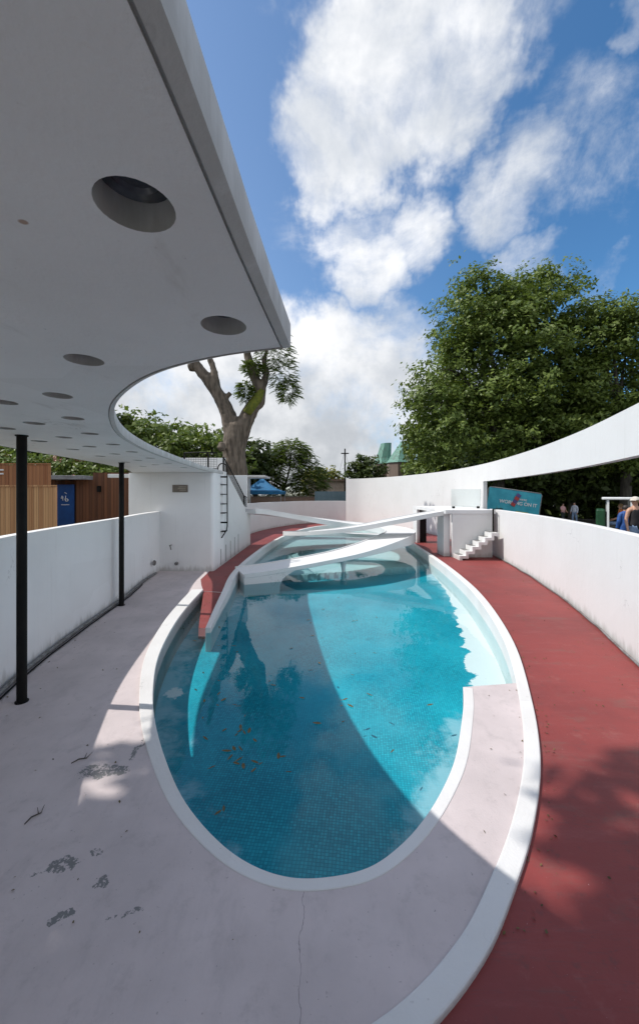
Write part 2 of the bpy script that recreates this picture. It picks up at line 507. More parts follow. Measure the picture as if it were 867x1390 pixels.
def m_copper():
    m, g, p = new_mat('green_copper')
    tc = g.n('ShaderNodeTexCoord').outputs['Object']
    sx = g.n('ShaderNodeSeparateXYZ'); g._in(sx, 0, tc)
    fr = g.math('FRACT', g.math('MULTIPLY', g.math('ADD', sx.outputs[0], g.math('MULTIPLY', sx.outputs[1], 0.6)), 2.2))
    j = g.ramp(fr, 0.8, 0.95, 0, 0.6)
    c = g.mix(g.ramp(g.noise(g.scale(tc, 2, 2, 0.4), 1.6, 5, 0.7), 0.4, 0.7), (0.13, 0.30, 0.235), (0.10, 0.17, 0.14))
    g._in(p, 'Base Color', g.mix(j, c, (0.05, 0.10, 0.085))); p.inputs['Roughness'].default_value = 0.7
    return m


def m_ground():
    m, g, p = new_mat('park_ground')
    tc = g.n('ShaderNodeNewGeometry').outputs['Position']
    c = g.mix(g.ramp(g.noise(tc, 0.25, 5), 0.42, 0.6), (0.10, 0.09, 0.08), (0.055, 0.06, 0.035))
    c = g.mix(g.ramp(g.noise(tc, 6, 5, 0.7), 0.5, 0.7, 0, 0.6), c, (0.15, 0.12, 0.09))
    g._in(p, 'Base Color', c); p.inputs['Roughness'].default_value = 0.9
    g._in(p, 'Normal', g.bump(g.noise(tc, 20, 4), 0.4, 0.03))
    return m


M['deck'] = m_deck(); M['red'] = m_red(); M['pool'] = m_pool(); M['pool_wall'] = m_pool_wall(); M['water'] = m_water(); M['glass'] = m_glass()
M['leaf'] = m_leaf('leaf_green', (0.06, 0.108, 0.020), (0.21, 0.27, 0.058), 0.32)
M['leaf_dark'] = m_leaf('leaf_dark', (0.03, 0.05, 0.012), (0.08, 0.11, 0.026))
M['leaf_frond'] = m_leaf('leaf_frond', (0.07, 0.12, 0.025), (0.19, 0.25, 0.05))
M['leaf_yellow'] = m_leaf('leaf_yellow', (0.10, 0.13, 0.02), (0.30, 0.27, 0.04))
M['leaf_pink'] = m_leaf('blossom_pink', (0.30, 0.12, 0.09), (0.42, 0.22, 0.16), 0.1)
M['bark'] = simple('bark', (0.17, 0.135, 0.105), (0.075, 0.06, 0.045), 0.9, 2.5, 1.0, 9, stretch=(2, 2, 0.4))
M['moss'] = simple('moss', (0.16, 0.17, 0.02), (0.10, 0.12, 0.02), 0.95, 6, 0.6)
M['bark_dark'] = simple('bark_dark', (0.085, 0.075, 0.06), (0.045, 0.04, 0.032), 0.9, 3, 0.8, 9, stretch=(2, 2, 0.4))
M['boards'] = m_boards('cedar_boards', (0.42, 0.19, 0.08), (0.27, 0.10, 0.038), 0.14)
M['boards_pale'] = m_boards('pale_cedar_boards', (0.56, 0.32, 0.15), (0.36, 0.17, 0.07), 0.15)
M['boards_dark'] = m_boards('dark_cedar_boards', (0.19, 0.075, 0.032), (0.09, 0.035, 0.016), 0.13)
M['brick'] = m_brick(); M['copper'] = m_copper(); M['ground'] = m_ground()
M['concrete'] = simple('ribbed_concrete', (0.20, 0.15, 0.12), (0.14, 0.105, 0.085), 0.9, 2, 0.5, 6, stretch=(3, 3, 0.3))
M['blue_door'] = simple('blue_door', (0.012, 0.075, 0.26), (0.010, 0.06, 0.22), 0.45)
M['white_mark'] = simple('white_mark', (0.8, 0.8, 0.8), (0.75, 0.75, 0.75), 0.6)
M['grey_metal'] = simple('grey_metal', (0.30, 0.31, 0.32), (0.22, 0.22, 0.23), 0.4, 6)
M['teal_banner'] = simple('teal_banner', (0.035, 0.33, 0.44), (0.05, 0.42, 0.52), 0.45, 3, 0.5, 3)
M['blue_fabric'] = simple('blue_fabric', (0.012, 0.14, 0.30), (0.010, 0.11, 0.24), 0.7, 3)
M['slate_panel'] = simple('slate_panel', (0.10, 0.16, 0.19), (0.13, 0.19, 0.22), 0.5, 3)
M['skin'] = simple('skin', (0.52, 0.30, 0.21), (0.46, 0.25, 0.17), 0.5, 10)
M['hair'] = simple('hair', (0.35, 0.22, 0.1), (0.22, 0.13, 0.06), 0.6, 30)
M['hair_dark'] = simple('hair_dark', (0.03, 0.02, 0.015), None, 0.6, 30)
M['cap'] = simple('cap_cloth', (0.62, 0.58, 0.52), (0.5, 0.46, 0.4), 0.8, 12)
M['black_top'] = simple('black_cloth', (0.012, 0.012, 0.015), (0.02, 0.018, 0.02), 0.85, 12)
M['blue_coat'] = simple('blue_coat', (0.018, 0.085, 0.30), (0.012, 0.055, 0.21), 0.6, 9)
M['pink_top'] = simple('pink_cloth', (0.62, 0.36, 0.36), (0.5, 0.28, 0.28), 0.8, 9)
M['navy'] = simple('navy_cloth', (0.02, 0.025, 0.05), None, 0.85, 9)
M['pale_shirt'] = simple('pale_shirt', (0.55, 0.58, 0.66), (0.45, 0.48, 0.56), 0.8, 9)
M['jeans'] = simple('jeans', (0.22, 0.31, 0.45), (0.15, 0.22, 0.34), 0.85, 12)
M['dark_trousers'] = simple('dark_trousers', (0.02, 0.03, 0.03), None, 0.85, 9)
M['orange_top'] = simple('orange_cloth', (0.60, 0.20, 0.06), (0.5, 0.15, 0.05), 0.8, 9)
M['cart_white'] = simple('cart_white', (0.78, 0.8, 0.8), (0.68, 0.7, 0.7), 0.35, 4)
M['cart_green'] = simple('cart_green', (0.012, 0.07, 0.025), (0.010, 0.05, 0.02), 0.4, 4)
M['rubber'] = simple('rubber', (0.012, 0.012, 0.012), None, 0.8)
M['dry_leaf'] = m_leaf('dry_leaf', (0.05, 0.032, 0.014), (0.17, 0.13, 0.04), 0.1)
M['red_stripe'] = simple('red_stripe', (0.45, 0.05, 0.05), None, 0.5)
M['violet_stripe'] = simple('violet_stripe', (0.10, 0.08, 0.25), None, 0.5)
M['yellow'] = simple('yellow_patch', (0.55, 0.45, 0.03), (0.35, 0.38, 0.04), 0.6, 6)
M['cream_wall'] = simple('cream_wall', (0.45, 0.36, 0.30), (0.36, 0.28, 0.23), 0.8, 2)

# ---------------------------------------------------------------- plan of the enclosure
WALL_R = smooth([(-0.2, -0.6), (1.2, -0.35), (2.6, 0.9), (3.8, 3.0), (4.87, 5.9), (5.75, 8.5), (6.5, 11.4), (7.08, 14.4), (7.5, 17.4), (7.66, 21), (7.4, 24.5), (6.55, 28.5), (5.2, 32), (3.8, 34.2), (2.4, 35.2)], 8)
WALL_F = smooth([(2.4, 35.2), (0.6, 35.35), (-1.3, 34.5), (-3.05, 31.4), (-4.2, 27.6), (-4.62, 24.8), (-5.0, 21.5), (-5.2, 19.0)], 8)
WALL_L = smooth([(-5.42, 13.2), (-5.25, 11.5), (-4.9, 9.6), (-4.57, 7.0), (-4.2, 5.07), (-3.4, 2.9), (-2.4, 1.1), (-1.3, -0.1), (-0.2, -0.6)], 8)
LEFT_GAP = [(-5.3, 17.5), (-5.4, 15.5)]
INNER = WALL_R[:-1] + WALL_F + LEFT_GAP + WALL_L[:-1]      # counter-clockwise loop

KERB = smooth([(-2.30, 7.8), (-2.44, 9.0), (-2.57, 10.25), (-2.80, 12.3), (-2.84, 14.7), (-2.78, 17.0), (-2.66, 19.3), (-2.2, 23.6), (-1.1, 28.5), (0.4, 31.25), (1.8, 31.8),
               (3.2, 30.9), (4.3, 28.3), (4.85, 25.0), (4.9, 21.5), (4.74, 17.5), (4.58, 14.4), (4.36, 11.9), (4.1, 9.94), (3.69, 8.0), (3.2, 6.28), (2.58, 4.7), (2.26, 3.99), (1.975, 3.46),
               (1.57, 2.86), (1.26, 2.48), (0.888, 2.087), (0.4, 1.75), (-0.3, 1.5), (-1.2, 1.4)], 6)
KH, KW, K2 = [], [], []
for p in KERB:
    z_, w_ = 0.10, 0.18
    if p[0] > -1.5 and p[1] < 9:
        u = min(1, (9 - p[1]) / 4.0); z_ = 0.10 - 0.065 * u; w_ = 0.18 - 0.035 * u
    if p[0] < -1.5 and p[1] < 11:
        u = min(1, (11 - p[1]) / 3.2); z_ = 0.10 - 0.19 * u; w_ = 0.18 - 0.07 * u
    k_ = (H - z_) / (H - 0.10) if p[0] > -1.5 else 1.0
    K2.append((p[0] * k_, p[1] * k_)); KH.append(z_); KW.append(w_)
KERB = K2
KERB_IN = offset(KERB, [-w_ for w_ in KW])
RIM = smooth([(1.93, 5.21), (1.80, 4.84), (1.60, 4.37), (1.33, 3.80), (1.14, 3.49), (0.885, 3.15), (0.61, 2.87), (0.342, 2.69), (0.04, 2.62), (-0.197, 2.62), (-0.433, 2.69), (-0.70, 2.85),
              (-1.12, 3.25), (-1.52, 3.81), (-1.92, 4.5), (-2.21, 5.15), (-2.54, 6.12), (-2.86, 7.67), (-3.02, 9.0), (-3.12, 10.4)], 6)   # clockwise seen from above
# pool opening: kerb middle line up the left, round the far end, down the right to the ledge, then along the rim
mid = offset(KERB, [-w_ / 2 for w_ in KW])
i0 = min(range(len(KERB)), key=lambda i: abs(KERB[i][1] - 10.4) + (10 if KERB[i][0] > 0 else 0))
i1 = min(range(len(KERB)), key=lambda i: abs(KERB[i][1] - 5.25) + (10 if KERB[i][0] < 0 else 0))
POOL = mid[i0:i1 + 1] + RIM

# ---------------------------------------------------------------- ground, walkway, deck, pool
g_ = MB()
cen = (1.2, 17.0)
base = offset(INNER, -0.10, True)
rings = [0, 0.8, 2, 4, 7, 11, 16, 24, 36, 60, 110, 220, 600]
vs = []
for rr in rings:
    for (x, y) in base:
        dx, dy = x - cen[0], y - cen[1]
        L = math.hypot(dx, dy)
        X, Y = x + dx / L * rr, y + dy / L * rr
        vs.append((X, Y, gz(X, Y)))
n = len(base)
fs = [(k * n + i, (k + 1) * n + i, (k + 1) * n + (i + 1) % n, k * n + (i + 1) % n) for k in range(len(rings) - 1) for i in range(n)]
g_.add(vs, fs)
tag(g_.build('ground', M['ground'], recalc=True), kind='structure')

b = MB(); b.sheet([offset(INNER, -0.03, True), POOL], 0.0)
walkway = tag(b.build('walkway', M['red']), kind='structure')
# the walkway runs down into the water between rim and kerb
rampA = [p for p in RIM if p[1] > 6.9]
rampL, rampR, rz = [], [], []
for k in range(11):
    Y = 10.45 - k * 0.26
    xl = np.interp(Y, [p[1] for p in rampA], [p[0] for p in rampA]) - 0.02
    xl += 0.46 * max(0, (10.4 - Y) / 2.6) ** 0.8
    xr = np.interp(Y, [7.0] + [p[1] for p in KERB[:40]], [-2.2] + [p[0] for p in KERB[:40]]) + 0.03
    rampL.append((xl, Y)); rampR.append((xr, Y)); rz.append(-0.002 - 0.20 * min(1, k * 0.26 / 2.4) - max(0, k * 0.26 - 2.4) * 0.4)
b = MB(); b.strip(rampL, rampR, [z - 0.05 for z in rz], rz)
tag(b.build('walkway', M['red'], recalc=True), kind='structure')

kn = [i for i in range(i1, len(KERB)) if KERB[i][0] > -0.9]
near = [mid[i] for i in kn][::-1]                      # from the near end up to the ledge
deck_poly = WALL_L + near[:] + RIM + [(-3.35, 11.0), (-3.62, 11.8), (-3.72, 13.3)]
b = MB(); b.sheet([deck_poly], 0.004)
tag(b.build('pool_deck', M['deck']), kind='structure')

# basin walls and floor
b = MB(); n = len(POOL)
b.add([(p[0], p[1], 0.0) for p in POOL] + [(p[0], p[1], -0.72) for p in POOL], [(i, (i + 1) % n, n + (i + 1) % n, n + i) for i in range(n)])
tag(b.build('pool_wall', M['pool_wall']), kind='structure')

xs = np.arange(-3.6, 5.3, 0.09); ys = np.arange(2.3, 32.2, 0.12)
X, Y = np.meshgrid(xs, ys)
line = 14.3 + 0.36 * X
step = np.clip((Y - line) / 0.05, 0, 1)
Z = -0.58 + 0.24 * step
PA = np.array(POOL)
D = np.full(X.shape, 9.0); DK = np.full(X.shape, 9.0)
for i in range(len(PA)):
    a, c = PA[i], PA[(i + 1) % len(PA)]
    ab = c - a
    t = np.clip(((X - a[0]) * ab[0] + (Y - a[1]) * ab[1]) / max(ab @ ab, 1e-9), 0, 1)
    dd = np.hypot(X - a[0] - t * ab[0], Y - a[1] - t * ab[1])
    D = np.minimum(D, dd)
    if a[0] > 2.4 and c[0] > 2.6 and 5.2 < a[1] < 15: DK = np.minimum(DK, dd)
ny, nx = X.shape
me = bpy.data.meshes.new('pool_floor')
idx = np.arange(nx * ny).reshape(ny, nx)
quads = np.stack([idx[:-1, :-1], idx[:-1, 1:], idx[1:, 1:], idx[1:, :-1]], -1).reshape(-1, 4)
me.from_pydata(np.stack([X, Y, Z], -1).reshape(-1, 3).tolist(), [], quads.tolist())
BN = np.clip(1.0 - DK / (np.interp(Y, [5.2, 8, 10.5, 13, 15], [0.62, 0.62, 0.42, 0.2, 0.08]) / 0.62), 0, 1)
BN = np.maximum(BN, 0.40 * np.exp(-((X + 2.33 - 0.10 * (Y - 6)) / 0.30) ** 2 - ((Y - 6.3) / 1.7) ** 2 * 0.8))
for nm, arr in (('edge', D), ('pale', step), ('bench', BN)):
    at_ = me.attributes.new(nm, 'FLOAT', 'POINT'); at_.data.foreach_set('value', arr.reshape(-1).astype(np.float32))
me.materials.append(M['pool'])
tag(put(bpy.data.objects.new('pool_floor', me)), kind='structure')

b = MB(); b.sheet([offset(POOL, 0.02, True)], -0.20)
water = tag(b.build('water', M['water']), kind='structure')

# kerb and rim
b = MB(); b.strip(KERB, KERB_IN, -0.70, KH)
tag(b.build('pool_kerb', M['kerb'], recalc=True, bevel=0.012), kind='structure')
wid, rz2 = [], []
for p in RIM:
    if p[0] > 0.3: wid.append(np.interp(p[1], [2.6, 4.0, 5.2], [0.085, 0.115, 0.125]))
    else: wid.append(np.interp(p[1], [2.6, 3.5, 5.0, 6.5, 10.4], [0.085, 0.12, 0.16, 0.22, 0.3]))
    rz2.append(0.010 if p[0] > -1.5 else np.interp(p[1], [3.8, 5.5], [0.010, 0.05]))
b = MB(); b.strip(RIM, offset(RIM, wid), -0.70, rz2)
# thin white face of the ledge step
tag(b.build('pool_rim', M['kerb'], recalc=True, bevel=0.008), kind='structure')

# ---------------------------------------------------------------- walls
def cut(line, f):
    return [p for p in line if f(p)]

T = 0.17
wl = tag(MB().strip(WALL_L, offset(WALL_L, -T), -0.05, 2.02).build('parapet_wall', M['shaded_wall_lift'], recalc=True, bevel=0.012, auto=40),
         'low white wall curving along the left deck under the canopy', 'wall')
# fixture on the wall
def disc(c, nrm, r, t, name, mat, parent):
    q = Vector(nrm).to_track_quat('Z', 'Y').to_matrix().to_4x4(); q.translation = Vector(c)
    return MB().lathe([(r, 0), (r, t * 0.6), (r * 0.7, t)], 16, q).build(name, mat, parent, auto=40)
fx = disc((-5.26, 12.3, 0.42), (1, -0.1, 0), 0.085, 0.05, 'valve_cover', M['pipe'], wl)

wf = tag(MB().strip(WALL_F, offset(WALL_F, -T), -0.05, 2.0).build('parapet_wall', M['white'], recalc=True, bevel=0.012, auto=40),
         'low white wall round the far end of the pool below the trees', 'wall')

wr = thing('curved_wall', 'tall white curved wall along the red walkway with a long viewing slot', 'wall', (7.5, 17.4, 0))
inv = Matrix.Translation((-7.5, -17.4, 0))
def loc_mb(mb):
    mb.v = [tuple(inv @ Vector(p)) for p in mb.v]; return mb
par = cut(WALL_R, lambda p: p[1] < 17.15)
loc_mb(MB().strip(par, offset(par, -T), -0.05, 1.96)).build('parapet', M['white'], wr, recalc=True, bevel=0.012, auto=40)
band = cut(WALL_R, lambda p: p[1] < 17.85 and p[0] > 2.2)
sol = cut(WALL_R, lambda p: p[1] > 17.6)
full = band + [p for p in sol if p[1] > band[-1][1]]
nb = len(band)
loc_mb(MB().strip(band, offset(full, -T)[:nb], 3.2, 4.0)).build('upper_band', M['white'], wr, recalc=True, auto=40)
sol2 = full[nb - 1:]
loc_mb(MB().strip(sol2, offset(full, -T)[nb - 1:], -0.05, 4.0)).build('solid_wall', M['white'], wr, recalc=True, auto=40)

# grey drain pipes / cables lying along the wall feet
def along(line, d, z, r, name, label, mat, cat='pipe', amp=0.0, n=8):
    L = offset(line, d)
    pts = [(p[0] + random.uniform(-amp, amp), p[1], z + random.uniform(0, amp)) for p in L]
    return tag(MB().tube(pts, r, n).build(name, mat, smooth=True), label, cat)
pl = cut(WALL_L, lambda p: 1.5 < p[1] < 12.6)
along(pl, 0.06, 0.045, 0.032, 'drain_pipe', 'grey pipe lying along the foot of the left white wall', M['pipe'])
along(cut(WALL_L, lambda p: 4.6 < p[1] < 11.2), 0.13, 0.02, 0.012, 'hose', 'thin black hose beside the grey pipe on the left deck', M['black'], 'hose', 0.008)
pr = [p for p in WALL_R if 3 < p[1] < 16.0]
along(pr, 0.05, 0.03, 0.02, 'cable', 'dark cable along the foot of the right white wall', M['pipe'], 'cable', 0.012)

# ---------------------------------------------------------------- canopy with round roof lights
Z0, Z1 = 3.34, 3.468
edge_in = smooth([(-0.147, 1.975), (-0.54, 2.11), (-0.956, 2.36), (-1.36, 2.77), (-1.80, 3.40), (-2.46, 4.82), (-2.88, 6.4), (-3.16, 8.2), (-3.36, 10.0), (-3.53, 11.8), (-3.57, 13.2), (-3.57, 14.4)], 8)
edge_out = smooth([(-6.6, 14.4), (-6.4, 13.2), (-5.75, 11.5), (-5.3, 9.5), (-5.1, 8.0), (-4.88, 5.9), (-4.3, 4.0), (-3.4, 2.0), (-2.3, 0.3), (-1.2, -0.7), (-0.45, -1.2)], 6)
CAN = edge_in + edge_out + [(-0.30, -0.1), (-0.252, 0.45), (-0.236, 0.65), (-0.224, 0.87), (-0.208, 1.165), (-0.188, 1.45), (-0.167, 1.72)]                         # counter-clockwise
ins = offset(CAN, 0.046, True); ins2 = offset(CAN, 0.035, True)
holes_c = [(-0.473, 0.996), (-0.42, 1.70), (-1.296, 2.134), (-1.96, 2.90), (-2.54, 3.11), (-2.40, 3.77), (-2.97, 4.03), (-3.52, 4.34), (-2.80, 4.72), (-3.32, 5.03), (-3.9, 5.39), (-3.06, 5.74),
           (-3.56, 6.0), (-4.06, 6.37), (-3.27, 6.75), (-3.75, 7.1), (-4.25, 7.5), (-3.45, 7.9), (-3.95, 8.4), (-4.45, 8.9), (-3.6, 9.2), (-4.1, 9.7), (-4.65, 10.2), (-3.75, 10.7), (-1.25, 1.1), (-2.0, 1.7), (-1.1, 0.2)]
HR = 0.098
can = thing('canopy', 'curved white concrete canopy with round roof lights overhead on the left', 'canopy', (-3.0, 5.0, Z0))
T0 = Vector((-3.0, 5.0, Z0))
b = MB()
circ = lambda c, r, n=28: [(c[0] + r * math.cos(-2 * math.pi * k / n), c[1] + r * math.sin(-2 * math.pi * k / n)) for k in range(n)]
holes = [circ(c, HR) for c in holes_c]
b.sheet([ins] + holes, Z0, 0, flip=True)
b.sheet([CAN], Z1, 1)
n = len(CAN)
v3 = [(p[0], p[1], Z0) for p in ins] + [(p[0], p[1], Z0 + 0.009) for p in ins] + [(p[0], p[1], Z0 + 0.009) for p in ins2] + [(p[0], p[1], Z0 - 0.004) for p in ins2] + [(p[0], p[1], Z0 + 0.010) for p in CAN] + [(p[0], p[1], Z1) for p in CAN]
b.add(v3, [(k * n + i, k * n + (i + 1) % n, (k + 1) * n + (i + 1) % n, (k + 1) * n + i) for k in range(5) for i in range(n)], 1)
for hl in holes:
    m_ = len(hl)
    b.add([(p[0], p[1], Z0) for p in hl] + [(p[0], p[1], Z0 + 0.092) for p in hl], [(i, (i + 1) % m_, m_ + (i + 1) % m_, m_ + i) for i in range(m_)], 1)
b.v = [tuple(Vector(p) - T0) for p in b.v]
b.build('slab', [M['soffit'], M['white']], can, auto=35)
lens = MB().lathe([(0.1, 0.118), (0.1, 0.088), (0.092, 0.078), (0.086, 0.086), (0.078, 0.076), (0.07, 0.086), (0.06, 0.078), (0.05, 0.088), (0.03, 0.084), (0.004, 0.088)], 28)
lo = lens.build('roof_light', M['lens'], can, auto=30)
lo.location = Vector((holes_c[0][0], holes_c[0][1], Z0)) - T0
for c in holes_c[1:]:
    o = lo.copy(); o.location = Vector((c[0], c[1], Z0)) - T0; put(o, can)

# posts
def post(x, y, label):
    t = thing('steel_column', label, 'column', (x, y, 0.004), group='black canopy columns on the left deck')
    MB().tube([(0, 0, 0.012), (0, 0, Z0 - 0.018)], 0.056, 20).build('shaft', M['black'], t, auto=40)
    MB().lathe([(0.075, 0), (0.075, 0.012)], 20).build('base_plate', M['black'], t)
    MB().lathe([(0.07, Z0 - 0.018), (0.07, Z0 - 0.005)], 20).build('head_plate', M['black'], t)
post(-3.72, 4.84, 'nearer and thicker looking black column beside the left wall')
post(-4.62, 9.04, 'farther black column beside the left wall, near the timber shed')

# ---------------------------------------------------------------- shelter block with stair at the left
sh = thing('concrete_shelter', 'white concrete shelter with plaque at the end of the left deck', 'shelter', (-5.0, 13.2, 0))
SO = Vector((-5.0, 13.2, 0))
def sl(mb):
    mb.v = [tuple(Vector(p) - SO) for p in mb.v]; return mb
# body under the canopy, rounded right corner
body = [(-6.52, 13.22), (-3.66, 13.06), (-3.60, 13.09), (-3.57, 13.16), (-3.57, 14.55), (-6.52, 14.55)]
sl(MB().prism(body, -0.05, 3.336)).build('house_wall', M['shaded_wall_lift'], sh, bevel=0.03)
# flank wall of the stair: sloping top
fl = [(14.552, -0.05), (20.0, -0.05), (20.0, 1.72), (18.65, 1.72), (18.65, 1.95), (14.9, 3.46), (14.552, 3.46)]
b = MB(); k = len(fl)
b.add([(-3.72, p[0], p[1]) for p in fl] + [(-3.57, p[0], p[1]) for p in fl], [tuple(range(k)), tuple(reversed(range(k, 2 * k)))] + [(i, k + i, k + (i + 1) % k, (i + 1) % k) for i in range(k)])
sl(b).build('stair_flank', M['white'], sh, recalc=True, bevel=0.01)
sl(MB().box(-4.66, -4.5, 14.552, 19.85, -0.05, 3.55)).build('stair_wall', M['white'], sh, bevel=0.012)
sl(MB().box(-4.66, -3.72, 19.87, 20.05, -0.05, 3.58)).build('end_wall', M['white'], sh, bevel=0.012)
b = MB()
for i in range(8):
    y0 = 14.6 + i * 0.5
    b.box(-4.498, -3.722, y0, y0 + 0.5, 1.6, 3.42 - i * 0.2)
sl(b).build('steps', M['white'], sh)
sl(MB().box(-6.5, -3.75, 15.4, 15.5, 3.2, 4.05)).build('roof_parapet', M['white'], sh, bevel=0.01)
# grooves at the foot of the flank
for i in range(5):
    y0 = 14.0 + i * 0.75
    sl(MB().box(-3.568, -3.556, y0, y0 + 0.03, 0.05, 0.62 + 0.06 * i)).build('drain_slot', M['pipe'], sh)
pq = sl(MB().box(-4.97, -4.45, 13.085, 13.112, 2.67, 2.92)).build('plaque', M['plaque'], sh, bevel=0.005)
b = MB()
for i, (a, c) in enumerate(((-4.75, -4.5), (-4.78, -4.52), (-4.72, -4.5))):
    b.box(a, c, 13.078, 13.0845, 2.84 - i * 0.055, 2.865 - i * 0.055)
sl(b).build('plaque_text', M['plaque_text'], pq)
sl(MB().tube([(-5.02, 13.13, 0.88), (-5.02, 12.98, 0.88), (-4.98, 12.94, 0.84), (-4.96, 12.94, 0.74)], 0.018, 8)).build('tap', M['pipe'], sh, smooth=True)
sl(MB().tube([(-4.83, 13.13, 0.26), (-4.83, 13.03, 0.26)], 0.055, 14)).build('pipe_stub', M['pipe'], sh, auto=40)

# ladder on the flank near the corner
ld = thing('ladder', 'black steel wall ladder at the corner of the white shelter', 'ladder', (-3.57, 13.9, 0.6))
LO = Vector((-3.57, 13.9, 0.6))
b = MB()
arch = [(-3.80, 14.0, 3.47)] + [(-3.505 - 0.17 * math.cos(w), 14.0, 3.52 + 0.2 * math.sin(w)) for w in np.linspace(0.0, math.pi, 9)] + [(-3.33, 14.0, 1.45), (-3.36, 14.0, 1.3), (-3.54, 14.0, 1.02)]
arch[0] = (-3.675, 14.0, 3.47)
b.tube(arch, 0.022, 10); b.v = [tuple(Vector(p) - LO) for p in b.v]
b.build('rail', M['black'], ld, smooth=True)
for i, z in enumerate((3.23, 2.95, 2.60, 2.25, 1.92, 1.58, 1.25)):
    lng = i in (0, 5)
    b = MB().box(-3.585, -3.34 if lng else -3.41, 13.98, 14.02 if lng else 14.34, z - (0.028 if lng else 0.016), z + (0.028 if lng else 0.016))
    b.v = [tuple(Vector(p) - LO) for p in b.v]
    b.build('bracket' if lng else 'rung', M['black'], ld)

# mesh railing on the roof and sloping handrail
def railing(name, label, pts, h, base_lift, nwire):
    t = thing(name, label, 'railing', pts[0])
    o = Vector(pts[0])
    P = [Vector(p) - o for p in pts]
    MB().tube([p + Vector((0, 0, h)) for p in P], 0.022, 8).build('handrail', M['black'], t, smooth=True)
    MB().tube([p + Vector((0, 0, base_lift)) for p in P], 0.014, 8).build('bottom_rail', M['black'], t, smooth=True)
    for p in (P if len(P) < 4 else P[::2]):
        MB().box(p.x - 0.025, p.x + 0.025, p.y - 0.025, p.y + 0.025, p.z, p.z + h).build('post', M['black'], t)
    b = MB()
    for a, c in zip(P[:-1], P[1:]):
        m_ = max(3, int((c - a).length / 0.085))
        for i in range(m_ + 1):
            q = a.lerp(c, i / m_)
            b.tube([q + Vector((0, 0, base_lift)), q + Vector((0, 0, h))], 0.0045, 4, caps=False)
        for k in range(1, nwire):
            zz = base_lift + (h - base_lift) * k / nwire
            b.tube([a + Vector((0, 0, zz)), c + Vector((0, 0, zz))], 0.0045, 4, caps=False)
    b.build('wire_mesh', M['black'], t)
railing('mesh_railing', 'black wire mesh railing on the roof edge of the white shelter', [(-4.85, 13.9, 3.47), (-4.3, 13.75, 3.47), (-3.95, 13.75, 3.47), (-3.68, 13.9, 3.47)], 0.62, 0.05, 7)
railing('stair_railing', 'black handrail sloping down beside the tree trunk to the far ramp', [(-3.62, 14.6, 3.46), (-3.62, 16.8, 2.68), (-3.62, 18.6, 1.98), (-3.62, 19.3, 1.9)], 0.55, 0.08, 5)

# ---------------------------------------------------------------- the two ramps
def ramp(name, label, ctr, width, thick, cat='ramp'):
    c = smooth(ctr, 10)
    xy = [(p[0], p[1]) for p in c]; z = [p[2] for p in c]
    wd = [width / 2] * len(xy)
    A, B = offset(xy, wd), offset(xy, [-w for w in wd])
    th = [q_[3] for q_ in c] if len(c[0]) > 3 else [thick] * len(z)
    mb = MB().strip(B, A, [zz - k_ for zz, k_ in zip(z, th)], z)
    # low upstand at both edges
    o = thing(name, label, cat, c[0][:3])
    oo = Vector(c[0][:3])
    mb.v = [tuple(Vector(p) - oo) for p in mb.v]
    mb.build('deck_slab', M['ramp'], o, recalc=True, bevel=0.015, auto=40)
    up = MB()
    for e, s in ((offset(xy, width / 2), 1), (offset(xy, -width / 2), -1)):
        e2 = offset(e, 0.05 * -s)
        up.strip(e2, e, [zz - 0.01 for zz in z], [zz + 0.035 for zz in z])
    up.v = [tuple(Vector(p) - oo) for p in up.v]
    up.build('edge_upstand', M['ramp'], o, recalc=True)
    return o, oo
rc, rco = ramp('spiral_ramp', 'lower white spiral ramp curling from the shelter down to the left kerb', [
    (-3.75, 19.25, 1.88, 0.24), (-3.1, 20.6, 1.75, 0.24), (-1.6, 21.7, 1.47, 0.24), (0.1, 22.2, 1.17, 0.24), (1.9, 22.0, 0.95, 0.25), (3.2, 21.1, 0.88, 0.27), (3.78, 19.8, 0.86, 0.30), (3.78, 18.2, 0.86, 0.34), (3.35, 16.75, 0.85, 0.36), (2.45, 15.55, 0.70, 0.25),
    (1.1, 14.35, 0.47, 0.13), (-0.45, 13.5, 0.28, 0.10), (-2.1, 12.8, 0.12, 0.10), (-2.6, 12.58, 0.10, 0.10)], 1.4, 0.15)
b = MB().lathe([(0.13, 0.0), (0.05, -0.45), (0.045, -0.62), (0.07, -0.75)], 16, Matrix.Translation((0.86, 13.95, 0.25)))
b.v = [tuple(Vector(p) - rco) for p in b.v]
b.build('support', M['ramp'], rc, auto=40)
